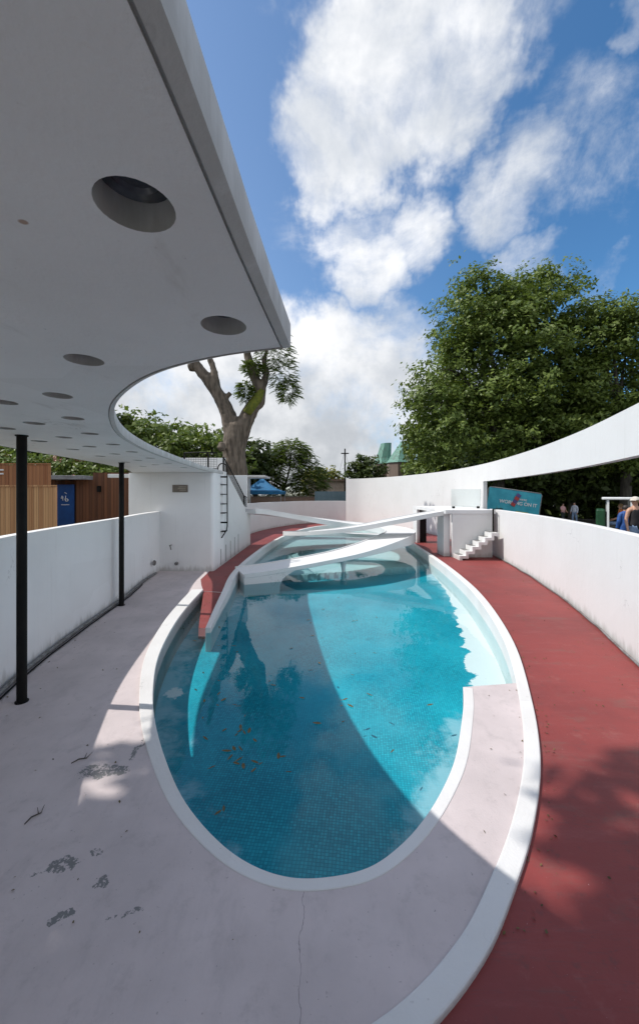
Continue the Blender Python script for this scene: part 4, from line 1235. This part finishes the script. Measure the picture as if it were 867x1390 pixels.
# ---------------------------------------------------------------- banner outside the slot
bn = thing('banner', 'tilted teal banner in a metal frame reading WORKING ON IT', 'banner', (at(699, 0, 19).x, 19, gz(9.6, 19)))
c0 = at(699, 682, 19) - Vector(bn.location)
TL, TR = at(664, 661, 19), at(734.5, 671, 19)
ang = math.atan2(TR.z - TL.z, TR.x - TL.x)
wB = (TR - TL).length; hB = 1.18
Mb = Matrix.Translation((TL + TR) / 2 - Vector(bn.location)) @ Matrix.Rotation(-ang, 4, 'Y') @ Matrix.Translation((0, 0, -hB / 2))
sheet = MB(); vs, fs = [], []
NX, NZ = 28, 12
for j in range(NZ + 1):
    for i in range(NX + 1):
        x, z = (i / NX - 0.5) * wB, (j / NZ - 0.5) * hB
        vs.append(Mb @ Vector((x, 0.012 * math.sin(x * 7 + z * 3) * math.sin(z * 4 + 1), z)))
for j in range(NZ):
    for i in range(NX):
        q_ = j * (NX + 1) + i
        fs.append((q_, q_ + 1, q_ + NX + 2, q_ + NX + 1))
vs2 = [v + Vector((0, 0.012, 0)) for v in vs]
sheet.add(vs, fs); sheet.add(vs2, [tuple(reversed(f)) for f in fs])
bs = sheet.build('sheet', M['teal_banner'], bn, smooth=True)
fr = [Mb @ Vector(p) for p in ((-wB / 2 - .03, 0.02, -hB / 2 - .3), (-wB / 2 - .03, 0.02, hB / 2 - .06), (-wB / 2 + .04, 0.02, hB / 2 + .03), (wB / 2 - .04, 0.02, hB / 2 + .03), (wB / 2 + .03, 0.02, hB / 2 - .06), (wB / 2 + .03, 0.02, -hB / 2 - .3))]
MB().tube(fr, 0.02, 8).build('frame', M['grey_metal'], bn, smooth=True)
for s in (-1, 1):
    f0 = Mb @ Vector((s * (wB / 2 + .03), 0.02, -hB / 2 - .28))
    MB().box(f0.x - 0.03, f0.x + 0.03, f0.y - 0.3, f0.y + 0.3, gz(bn.location.x + f0.x, 19) - bn.location.z, f0.z).build('foot', M['grey_metal'], bn)


def lettering(name, txt, size, mat, parent, Mx, thick=0.003):
    cu = bpy.data.curves.new(name, 'FONT'); cu.body = txt; cu.size = size; cu.align_x = 'CENTER'; cu.align_y = 'CENTER'; cu.extrude = thick; cu.offset = size * 0.018
    tmp = bpy.data.objects.new('tmp', cu); COL.objects.link(tmp)
    dg = bpy.context.evaluated_depsgraph_get()
    me = bpy.data.meshes.new_from_object(tmp.evaluated_get(dg))
    bpy.data.objects.remove(tmp)
    me.transform(Mx @ Matrix.Rotation(math.pi / 2, 4, 'X'))
    me.materials.clear(); me.materials.append(mat)
    me.name = name
    return put(bpy.data.objects.new(name, me), parent)
lettering('lettering', 'WORKING ON IT', 0.235, M['white_mark'], bs, Mb @ Matrix.Translation((0.20, -0.022, -0.02)))
lettering('small_lettering', "WE'RE", 0.13, M['white_mark'], bs, Mb @ Matrix.Translation((0.42, -0.022, 0.18)))
b = MB()
Me = Mb @ Matrix.Translation((0.07, -0.034, 0.14)) @ Matrix.Rotation(R(24), 4, 'Y')
for i in range(4):
    b.box(-0.11, 0.11, 0, 0.012, -0.34 + i * 0.17, -0.34 + (i + 1) * 0.17 - 0.012, i % 2, Me)
b.build('striped_emblem', [M['red_stripe'], M['violet_stripe']], bs)
MB().box(0.15, 0.75, -0.024, -0.016, -0.46, -0.40, 0, Mb).build('yellow_strip', M['yellow'], bs)
c = at(684, 688, 17.9)
pt = thing('grass_tuft', 'small yellow green plant on the wall top before the banner', 'plant', (c.x, 18.4, gz(c.x, 18.4)))
b = MB()
for k in range(26):
    w = random.uniform(0, 6.28); s = random.uniform(0.05, 0.3); hh = random.uniform(0.7, 1.35)
    p0 = Vector((random.uniform(-.1, .1), random.uniform(-.1, .1), 0)); p1 = p0 + Vector((math.cos(w) * s * .4, math.sin(w) * s * .4, hh * .6)); p2 = p0 + Vector((math.cos(w) * s, math.sin(w) * s, hh))
    q_ = Vector((-math.sin(w), math.cos(w), 0)) * 0.03
    b.add([p0 - q_, p0 + q_, p1 + q_, p1 - q_, p2], [(0, 1, 2, 3), (3, 2, 4)])
b.build('blades', M['leaf_yellow'], pt)

# ---------------------------------------------------------------- people
def person(label, x, y, yaw, height, top, bottom, hairm, sleeves='short', cap=None, cap_m=None, pose='stand', z=None, turn=0.0, long_coat=False, arms=(0.0, 0.0), legs=True):
    s = height / 1.72
    t = thing('person', label, 'person', (x, y, gz(x, y) if z is None else z), yaw)
    V, E, Rr = [], [], []
    bones = []
    def v(p, r, par=None, nm=None):
        V.append(Vector(p)); Rr.append(r); i = len(V) - 1
        if par is not None: E.append((par, i)); bones.append((nm, par, i))
        return i
    dz = -0.0 if pose == 'stand' else -0.42
    pel = v((0, 0, 0.95 + dz), 0.135)
    sp = v((0, 0.0, 1.10 + dz), 0.118, pel, 'torso')
    ch = v((0, 0.01, 1.30 + dz), 0.135, sp, 'torso')
    up = v((0, 0.015, 1.42 + dz), 0.095, ch, 'torso')
    nk = v((0, 0.0, 1.50 + dz), 0.052, up, 'neck')
    fw = Vector((math.sin(turn), -math.cos(turn), 0))
    h1 = v(Vector((0, 0, 1.555 + dz)) + fw * 0.012, 0.062, nk, 'head')
    h2 = v(Vector((0, 0, 1.62 + dz)) + fw * 0.01, 0.083, h1, 'head')
    h3 = v(Vector((0, 0, 1.675 + dz)) + fw * 0.0, 0.07, h2, 'head')
    ns = v(Vector((0, 0, 1.605 + dz)) + fw * 0.105, 0.013, h2, 'head')
    for sd_ in (-1, 1):
        hip = v((sd_ * 0.095, 0, 0.90 + dz), 0.092, pel, 'leg')
        if pose == 'stand':
            st_ = 0.10 * sd_
            kn_ = v((sd_ * 0.10, -0.02 + st_ * 0.6, 0.50), 0.062, hip, 'leg')
            an = v((sd_ * 0.105, 0.03 + st_, 0.09), 0.042, kn_, 'leg')
        else:
            kn_ = v((sd_ * 0.11, -0.42, 0.50), 0.066, hip, 'leg')
            an = v((sd_ * 0.11, -0.44, 0.09), 0.044, kn_, 'leg')
        yy = V[an].y
        ft = v((sd_ * 0.115, yy - 0.10, 0.045), 0.04, an, 'foot')
        toe = v((sd_ * 0.12, yy - 0.18, 0.032), 0.028, ft, 'foot')
        sh_ = v((sd_ * 0.165, 0.015, 1.405 + dz), 0.058, up, 'arm')
        a_ = arms[0 if sd_ < 0 else 1]
        el = v((sd_ * 0.225, 0.03 - 0.12 * a_, 1.14 + dz + 0.02 * a_), 0.041, sh_, 'arm')
        wr_ = v((sd_ * (0.24 - 0.08 * a_), -0.04 - 0.26 * a_, 0.90 + dz + 0.22 * a_), 0.027, el, 'forearm')
        dirn = (V[wr_] - V[el]).normalized()
        pm = v(V[wr_] + dirn * 0.07, 0.028, wr_, 'hand')
        lat = Vector((0, -1, 0)); lat = (lat - dirn * lat.dot(dirn)).normalized()
        for f_, (o_, l_) in enumerate(((0.024, 0.062), (0.008, 0.072), (-0.008, 0.067), (-0.024, 0.052))):
            k1 = v(V[pm] + dirn * 0.03 + lat * o_, 0.0085, pm, 'hand')
            k2 = v(V[k1] + dirn * l_ * 0.6 + Vector((-sd_ * 0.012, 0, 0)), 0.008, k1, 'hand')
            v(V[k2] + dirn * l_ * 0.4 + Vector((-sd_ * 0.018, 0, 0)), 0.006, k2, 'hand')
        th = v(V[wr_] + dirn * 0.035 + lat * 0.034, 0.010, wr_, 'hand')
        v(V[th] + dirn * 0.045 + lat * 0.012, 0.008, th, 'hand')
    me = bpy.data.meshes.new('skeleton')
    me.from_pydata([(p * s)[:] for p in V], E, [])
    ob = bpy.data.objects.new('tmp', me); COL.objects.link(ob)
    ob.modifiers.new('skin', 'SKIN'); sb = ob.modifiers.new('sub', 'SUBSURF'); sb.levels = 2; sb.render_levels = 2
    sv = me.skin_vertices[0].data
    for i, r in enumerate(Rr):
        rx = r * s
        sv[i].radius = (rx, rx)
    for i in (0, 1, 2, 3): sv[i].radius = (Rr[i] * s * 1.15, Rr[i] * s * 0.85)
    sv[0].use_root = True
    dg = bpy.context.evaluated_depsgraph_get()
    bm_ = bpy.data.meshes.new_from_object(ob.evaluated_get(dg))
    bpy.data.objects.remove(ob)
    bm_.name = 'body'; bm_.materials.clear(); bm_.materials.append(M['skin'])
    bm_.polygons.foreach_set('use_smooth', [True] * len(bm_.polygons))
    put(bpy.data.objects.new('body', bm_), t)
    # which bone owns each face
    co = np.array([q_.co[:] for q_ in bm_.vertices]); no = np.array([q_.normal[:] for q_ in bm_.vertices])
    fc = [tuple(q_.vertices) for q_ in bm_.polygons]
    cen_ = np.array([co[list(f)].mean(0) for f in fc])
    VV = np.array([(p * s)[:] for p in V])
    best = np.full(len(fc), 9.0); own = np.zeros(len(fc), int); tt = np.zeros(len(fc))
    for bi, (nm, i, j) in enumerate(bones):
        ab = VV[j] - VV[i]; u = np.clip(((cen_ - VV[i]) @ ab) / (ab @ ab), 0, 1)
        dd = np.linalg.norm(cen_ - VV[i] - u[:, None] * ab, axis=1) / (Rr[i] * (1 - u) + Rr[j] * u) / s
        mk = dd < best; best[mk] = dd[mk]; own[mk] = bi; tt[mk] = u[mk]
    nm_ = np.array([bones[o_][0] for o_ in own])
    def cloth(name, mask, infl, mat):
        ids = [i for i in range(len(fc)) if mask[i]]
        if not ids: return
        use = sorted({q_ for i in ids for q_ in fc[i]}); mp = {q_: k for k, q_ in enumerate(use)}
        b = MB(); b.add([co[q_] + no[q_] * infl for q_ in use], [tuple(mp[q_] for q_ in fc[i]) for i in ids])
        o = b.build(name, mat, t, smooth=True)
        so = o.modifiers.new('solid', 'SOLIDIFY'); so.thickness = 0.006
    zc = cen_[:, 2] / s
    topm = (nm_ == 'torso') & (zc > 0.93 + dz) & (zc < (1.40 if sleeves == 'none' else 1.49) + dz)
    arm_first = (nm_ == 'arm')
    if sleeves == 'short': topm |= arm_first & (zc > 1.22 + dz)
    if sleeves == 'long': topm |= arm_first | (nm_ == 'forearm')
    if long_coat: topm |= ((nm_ == 'torso') | (nm_ == 'leg')) & (zc > 0.6 + dz) & (zc < 1.5 + dz)
    cloth('coat' if long_coat else 'top', topm, 0.022 if long_coat else 0.012, top)
    cloth('trousers', ((nm_ == 'leg') | ((nm_ == 'torso') & (zc < 1.0 + dz))) & ~topm, 0.013, bottom)
    for sd_ in (-1, 1): cloth('shoe', (nm_ == 'foot') & (cen_[:, 0] * sd_ > 0), 0.010, M['rubber'])
    # hair, cap, eyes
    hc = (Vector((0, 0, 1.635 + dz)) + fw * 0.005) * s
    b = MB(); vs, fs = [], []
    for i in range(9):
        ph = i / 8 * 2.0
        for k in range(16):
            w = 2 * math.pi * k / 16
            d3 = Vector((math.sin(ph) * math.cos(w), math.sin(ph) * math.sin(w), math.cos(ph)))
            front = max(0, d3.dot(fw))
            rr = 0.104 if not (front > 0.35 and d3.z < 0.55) else 0.07
            vs.append(hc + Vector((d3.x * rr * 0.92, d3.y * rr, d3.z * rr)) * s)
    for i in range(8):
        for k in range(16): fs.append((i * 16 + k, i * 16 + (k + 1) % 16, (i + 1) * 16 + (k + 1) % 16, (i + 1) * 16 + k))
    b.add(vs, fs); b.build('hair', hairm, t, smooth=True)
    if cap:
        b = MB(); vs, fs = [], []
        for i in range(6):
            ph = i / 5 * 1.45
            for k in range(18):
                w = 2 * math.pi * k / 18
                d3 = Vector((math.sin(ph) * math.cos(w), math.sin(ph) * math.sin(w), math.cos(ph) * 0.95))
                vs.append(hc + Vector((0, 0, 0.012)) + d3 * 0.113 * s)
        for i in range(5):
            for k in range(18): fs.append((i * 18 + k, i * 18 + (k + 1) % 18, (i + 1) * 18 + (k + 1) % 18, (i + 1) * 18 + k))
        b.add(vs, fs)
        side = Vector((fw.y, -fw.x, 0))
        pk = []
        for k in range(7):
            w = (k / 6 - 0.5) * 1.7
            pk.append((fw * math.cos(w) + side * math.sin(w)))
        base_i = len(b.v)
        b.add([hc + q_ * 0.108 * s + Vector((0, 0, 0.028)) for q_ in pk] + [hc + q_ * 0.108 * s + fw * (0.085 * (1 - abs(i - 3) / 4)) * s + Vector((0, 0, 0.014)) for i, q_ in enumerate(pk)], [(i, i + 1, 8 + i, 7 + i) for i in range(6)])
        b.build('cap', cap_m, t, smooth=True)
    for sd_ in (-1, 1):
        side = Vector((fw.y, -fw.x, 0))
        e = (Vector((0, 0, 1.628 + dz)) + fw * 0.082 + side * 0.03 * sd_) * s
        MB().lathe([(0.003, -0.009), (0.009, -0.004), (0.009, 0.004), (0.003, 0.009)], 8, Matrix.Translation(e)).build('eye', M['hair_dark'], t, smooth=True)
    return t

person('woman in pale cap and black vest top at the right frame edge', 8.32, 10.2, R(0), 1.72, M['black_top'], M['jeans'], M['hair'], 'none', True, M['cap'], turn=R(-75))
person('person in long blue coat seen from behind next to the woman in a cap', 9.72, 12.3, R(165), 1.52, M['blue_coat'], M['dark_trousers'], M['hair_dark'], 'long', long_coat=True)
person('distant walker in pink top and dark trousers under the trees', 18.85, 30.0, R(10), 1.58, M['pink_top'], M['dark_trousers'], M['hair_dark'], 'short', arms=(0.8, 0.6))
person('distant walker in pale shirt and light jeans beside the one in pink', 19.75, 30.0, R(-60), 1.70, M['pale_shirt'], M['jeans'], M['hair_dark'], 'long', arms=(0.3, 0.1))

# ---------------------------------------------------------------- buggy
bx, by = 12.95, 15.05
bz = gz(bx, by)
bg = thing('buggy', 'white open sided buggy with green front behind the blue coated person', 'buggy', (bx, by, bz), R(-35))
MB().box(-1.75, 1.75, -0.68, 0.68, 0.28, 0.62).build('chassis', M['rubber'], bg, bevel=0.03)
MB().box(-1.80, -1.50, -0.66, 0.66, 0.35, 1.42).build('front_cowl', M['cart_green'], bg, bevel=0.06)
MB().box(-1.6, 1.8, -0.74, 0.74, 1.80, 1.90).build('roof', M['cart_white'], bg, bevel=0.03)
for x in (-1.45, -0.72, 0.35, 1.70):
    for yy in (-0.69, 0.65):
        MB().box(x, x + (0.16 if x > -1 else 0.07), yy, yy + 0.05, 0.62, 1.80).build('pillar', M['cart_white'], bg)
MB().box(-1.43, -1.40, -0.62, 0.62, 1.1, 1.8).build('windscreen', M['glass'], bg)
for x in (-1.0, 0.2, 1.1):
    sb_ = MB().box(x, x + 0.45, -0.6, 0.6, 0.62, 0.86).build('seat', M['black_top'], bg, bevel=0.04)
    MB().box(x + 0.42, x + 0.52, -0.6, 0.6, 0.86, 1.32).build('seat_back', M['black_top'], sb_, bevel=0.03)
MB().box(0.75, 1.72, 0.60, 0.63, 0.62, 1.78).build('rear_panel', M['cart_white'], bg)
for x in (-1.3, 1.25):
    for yy in (-0.68, 0.5):
        q4 = Matrix.Translation((x, yy + 0.1, 0.28)) @ Matrix.Rotation(math.pi / 2, 4, 'X')
        w_ = MB().lathe([(0.16, -0.09), (0.26, -0.09), (0.28, -0.05), (0.28, 0.05), (0.26, 0.09), (0.16, 0.09)], 22, q4).build('wheel', M['rubber'], bg, auto=40)
        MB().lathe([(0.02, 0.06), (0.15, 0.08), (0.155, 0.095), (0.03, 0.10)], 18, q4).build('rim', M['grey_metal'], w_, auto=40)
ow = bg.matrix_basis @ Vector((-1.0, -0.25, 0))
person('passenger in orange top sitting in the white buggy', ow.x, ow.y, R(-125), 1.66, M['orange_top'], M['jeans'], M['hair'], 'short', pose='sit', z=bz + 0.38, arms=(0.8, 0.8))

# ---------------------------------------------------------------- fallen leaves
def leaf_mesh(nm, L):
    b = MB()
    pts = [(-1, 0), (-0.5, 0.3), (0.1, 0.36), (0.6, 0.22), (1, 0), (0.6, -0.22), (0.1, -0.36), (-0.5, -0.3)]
    vs = [(x * L, y * L, 0.004 + 0.12 * L * abs(y) + 0.05 * L * x * x) for x, y in pts] + [(0, 0, 0.002)]
    b.add(vs, [(i, (i + 1) % 8, 8) for i in range(8)])
    return b
from mathutils.geometry import intersect_point_tri_2d
PP = [Vector(p) for p in POOL]
def inside(x, y, poly=POOL):
    c = False; n = len(poly); j = n - 1
    for i in range(n):
        if (poly[i][1] > y) != (poly[j][1] > y) and x < (poly[j][0] - poly[i][0]) * (y - poly[i][1]) / (poly[j][1] - poly[i][1]) + poly[i][0]: c = not c
        j = i
    return c
proto = None
spots = []
def wpt(x, y, z=-0.2):
    d = F * (H - z) / (y - HY); return ((x - CX) * d / F, d)
for (x, y, sx, sy, k) in ((318, 980, 26, 16, 14), (330, 1030, 30, 12, 14), (285, 900, 14, 40, 12), (455, 870, 22, 60, 16), (470, 940, 30, 40, 5), (350, 860, 60, 40, 8), (560, 830, 60, 50, 5), (300, 1105, 8, 8, 2)):
    for _ in range(k):
        p = wpt(random.gauss(x, sx), random.gauss(y, sy))
        if inside(*p) and p[1] < 11.5: spots.append(p)
for i, p in enumerate(spots):
    if proto is None:
        proto = leaf_mesh('floating_leaf', 0.042).build('floating_leaf', M['dry_leaf'], smooth=True)
        tag(proto, 'small dry brown leaf floating on the blue pool', 'leaf', 'dry leaves floating on the pool'); o = proto
    else:
        o = proto.copy(); put(o)
    k = random.uniform(0.65, 1.45)
    o.scale = (k, k * random.uniform(0.5, 1.1), k); o.location = (p[0], p[1], -0.198); o.rotation_euler = (0, 0, random.uniform(0, 6.28))
# crumbs on deck and walkway
cs = []
for _ in range(900):
    x, y = random.uniform(-5, 6.8), random.uniform(2, 16)
    if inside(x, y, INNER) and not inside(x, y, POOL):
        if min(math.hypot(x - p[0], y - p[1]) for p in KERB) < 0.2 or min(math.hypot(x - p[0], y - p[1]) for p in RIM) < 0.3: continue
        cs.append((x, y, 0.012))
for _ in range(160):
    p = random.choice([q_ for q_ in WALL_L if 2 < q_[1] < 12.5]); cs.append((p[0] + abs(random.gauss(0.05, 0.12)) + 0.03, p[1] + random.uniform(-.3, .3), 0.012))
for _ in range(150):
    p = random.choice([q_ for q_ in WALL_R if 3 < q_[1] < 16]); cs.append((p[0] - abs(random.gauss(0.03, 0.1)) - 0.03, p[1] + random.uniform(-.3, .3), 0.012))
for _ in range(260):
    y = random.uniform(8.0, 10.4); k_ = (10.45 - y)
    xl = np.interp(y, [p[1] for p in rampA], [p[0] for p in rampA]); xr = np.interp(y, [p[1] for p in KERB[:40]], [p[0] for p in KERB[:40]])
    cs.append((random.uniform(xl + 0.03, xr - 0.03) if random.random() < .5 else xl + abs(random.gauss(0.05, 0.12)), y, 0.006 - 0.20 * min(1, k_ / 2.4)))
for _ in range(500):
    i = random.randrange(len(KERB)); p = KERB[i]; q_ = KERB_IN[i]
    if p[1] > 18 or p[1] < 2: continue
    if p[0] > 0: cs.append((p[0] + abs(random.gauss(0.0, 0.05)) + 0.01, p[1] + random.uniform(-.2, .2), 0.008))
    elif p[0] < -1.5 and p[1] > 10.5: cs.append((p[0] - abs(random.gauss(0.0, 0.06)) - 0.01, p[1] + random.uniform(-.2, .2), 0.008))
    if p[0] > 0 and p[1] < 5.1 and random.random() < 0.12: cs.append((q_[0] - abs(random.gauss(0.0, 0.03)) - 0.008, q_[1], 0.012))
cs = [c for c in cs if c[1] > 2.2]
C_ = np.array(cs); Nn = rng.normal(size=C_.shape) * 0.3 + np.array([0, 0, 1]); Nn /= np.linalg.norm(Nn, axis=1, keepdims=True)
tag(leaves_mesh('leaf_litter', C_, Nn, rng.uniform(0.004, 0.017, len(cs)), M['dry_leaf'], None, 0.6), 'tiny leaf crumbs scattered over deck and walkway', 'litter', kind='stuff')
# two twigs on the deck
for (x, y, L, w, lab) in ((112, 1033, 0.09, 0.6, 'dry twig beside the flaked paint on the left deck'), (50, 1110, 0.085, 1.1, 'dry twig lying nearest the left frame edge')):
    d = F * H / (y - HY); X0 = (x - CX) * d / F
    b = MB()
    b.tube([(-L, 0, 0.008), (-L * .3, 0.02, 0.012), (L * .4, 0.0, 0.01), (L, 0.05, 0.02)], [0.004, 0.006, 0.005, 0.002], 6)
    b.tube([(L * .2, 0.005, 0.01), (L * .5, 0.07, 0.02)], [0.004, 0.002], 6)
    o = b.build('twig', M['bark_dark'], smooth=True); o.location = (X0, d, 0.006); o.rotation_euler = (0, 0, w)
    tag(o, lab, 'twig')

# ---------------------------------------------------------------- sky, sun, camera
SUN = Vector((-2.66, 0.26, 3.37)).normalized()
el = math.asin(SUN.z); az = math.atan2(SUN.x, SUN.y)       # from +Y towards +X
w = bpy.data.worlds.new('World'); scene.world = w; w.use_nodes = True
t = w.node_tree; g = G(t); bgn = t.nodes['Background']
sky = g.n('ShaderNodeTexSky', sky_type='NISHITA'); sky.sun_disc = False; sky.sun_elevation = el; sky.sun_rotation = az
sky.altitude = 50; sky.air_density = 1.0; sky.dust_density = 0.3; sky.ozone_density = 3.0
dirv = g.vmath('NORMALIZE', g.n('ShaderNodeTexCoord').outputs['Generated'])
wv = g.vmath('ADD', dirv, g.vmath('SCALE', g.vmath('SUBTRACT', g.noise(dirv, 5.5, 5, 0.6, color=True), (0.5, 0.5, 0.5)), None, 0.26))
wv = g.vmath('NORMALIZE', wv)
mask = None
for (x, y, r_in, r_out, amp) in ((500, 130, 85, 180, 1.1), (590, 90, 75, 190, 1.08), (660, 30, 30, 170, 0.72), (450, 200, 30, 110, 0.9), (505, 375, 15, 85, 0.85), (565, 320, 15, 80, 0.7), (500, 310, 10, 80, 0.62), (775, 180, 5, 140, 0.33), (720, 350, 10, 70, 0.6),
                                 (440, 560, 90, 160, 1.05), (300, 560, 110, 190, 1.1), (530, 520, 40, 120, 0.9), (600, 560, 40, 120, 0.8), (865, 15, 10, 60, 0.5), (800, 390, 10, 60, 0.5), (150, 560, 80, 200, 1.0),
                                 (690, 260, 20, 90, 0.55)):
    c = (at(x, y, 1.0) - Vector((0, 0, H))).normalized()
    foc = math.cos(math.atan(math.hypot(x - CX, y - HY) / F))
    k = foc ** 1.5
    dp = g.vmath('DOT_PRODUCT', wv, tuple(c))
    q_ = g.ramp(dp, math.cos(r_out / F * k), math.cos(r_in / F * k), 0, amp)
    mask = q_ if mask is None else g.math('MAXIMUM', mask, q_)
# unseen cloud added outside the view, whitens and brightens the ambient light
sxyz = g.n('ShaderNodeSeparateXYZ'); g._in(sxyz, 0, dirv)
behind = g.math('MAXIMUM', g.ramp(sxyz.outputs[1], -0.05, 0.25, 0.85, 0.0), g.ramp(sxyz.outputs[0], 0.72, 0.9, 0.0, 0.8))
mask = g.math('MAXIMUM', mask, behind)
fb = g.noise(g.vmath('ADD', g.scale(dirv, 1, 1, 1.5), (3.1, 0.7, 1.9)), 4.2, 9, 0.62, 0.3)
dens = g.math('ADD', g.math('MULTIPLY', mask, 1.0), g.math('MULTIPLY', g.math('SUBTRACT', fb, 0.5), 1.9))
wsp = g.noise(g.vmath('ADD', g.scale(dirv, 2.2, 1, 0.8, rot=(0, 0.6, 0.3)), (1.3, 5.7, 0.9)), 6.5, 8, 0.68, 0.6)
dens = g.math('ADD', dens, g.math('MULTIPLY', g.math('SUBTRACT', wsp, 0.5), 0.55))
dens = g.ramp(dens, 0.12, 1.10)
shade = g.ramp(g.noise(g.vmath('ADD', dirv, (0.3, 0.1, 0.06)), 4.5, 6, 0.6), 0.35, 0.66)
low = g.ramp(sxyz.outputs[2], 0.05, 0.45)
ccol = g.mix(shade, (7.2, 7.6, 8.2), (11.2, 11.2, 11.3))
ccol = g.mix(g.math('MULTIPLY', low, 1.0), g.mix(shade, (5.1, 5.4, 5.8), (8.0, 8.2, 8.5)), ccol)
skyc = g.mix(1.0, sky.outputs[0], g.mix(g.ramp(sxyz.outputs[0], -0.25, 0.5), (1.68, 1.75, 1.74), (0.85, 1.38, 1.62)), 'MULTIPLY')
g._in(bgn, 'Color', g.mix(dens, skyc, ccol))
bgn.inputs['Strength'].default_value = 0.100

ld = bpy.data.lights.new('sun', 'SUN'); ld.energy = 4.3; ld.angle = R(0.53); ld.color = (1.0, 0.955, 0.89)
so = bpy.data.objects.new('sun', ld); put(so); so.rotation_euler = SUN.to_track_quat('Z', 'Y').to_euler()

cam = bpy.data.cameras.new('camera'); co_ = bpy.data.objects.new('camera', cam); put(co_)
co_.location = (0, 0, H); co_.rotation_euler = (R(90), 0, 0)
cam.sensor_fit = 'VERTICAL'; cam.sensor_height = 36.0; cam.lens = F / 1390 * 36.0
cam.shift_y = -(695 - HY) / 1390.0
cam.clip_start = 0.02; cam.clip_end = 3000
scene.camera = co_

scene.view_settings.view_transform = 'Standard'; scene.view_settings.look = 'None'
scene.view_settings.exposure = 0.0; scene.view_settings.gamma = 1.0
scene.view_settings.use_curve_mapping = False
scene.render.resolution_x = 638; scene.render.resolution_y = 1024
scene.cycles.max_bounces = 8; scene.cycles.transparent_max_bounces = 12
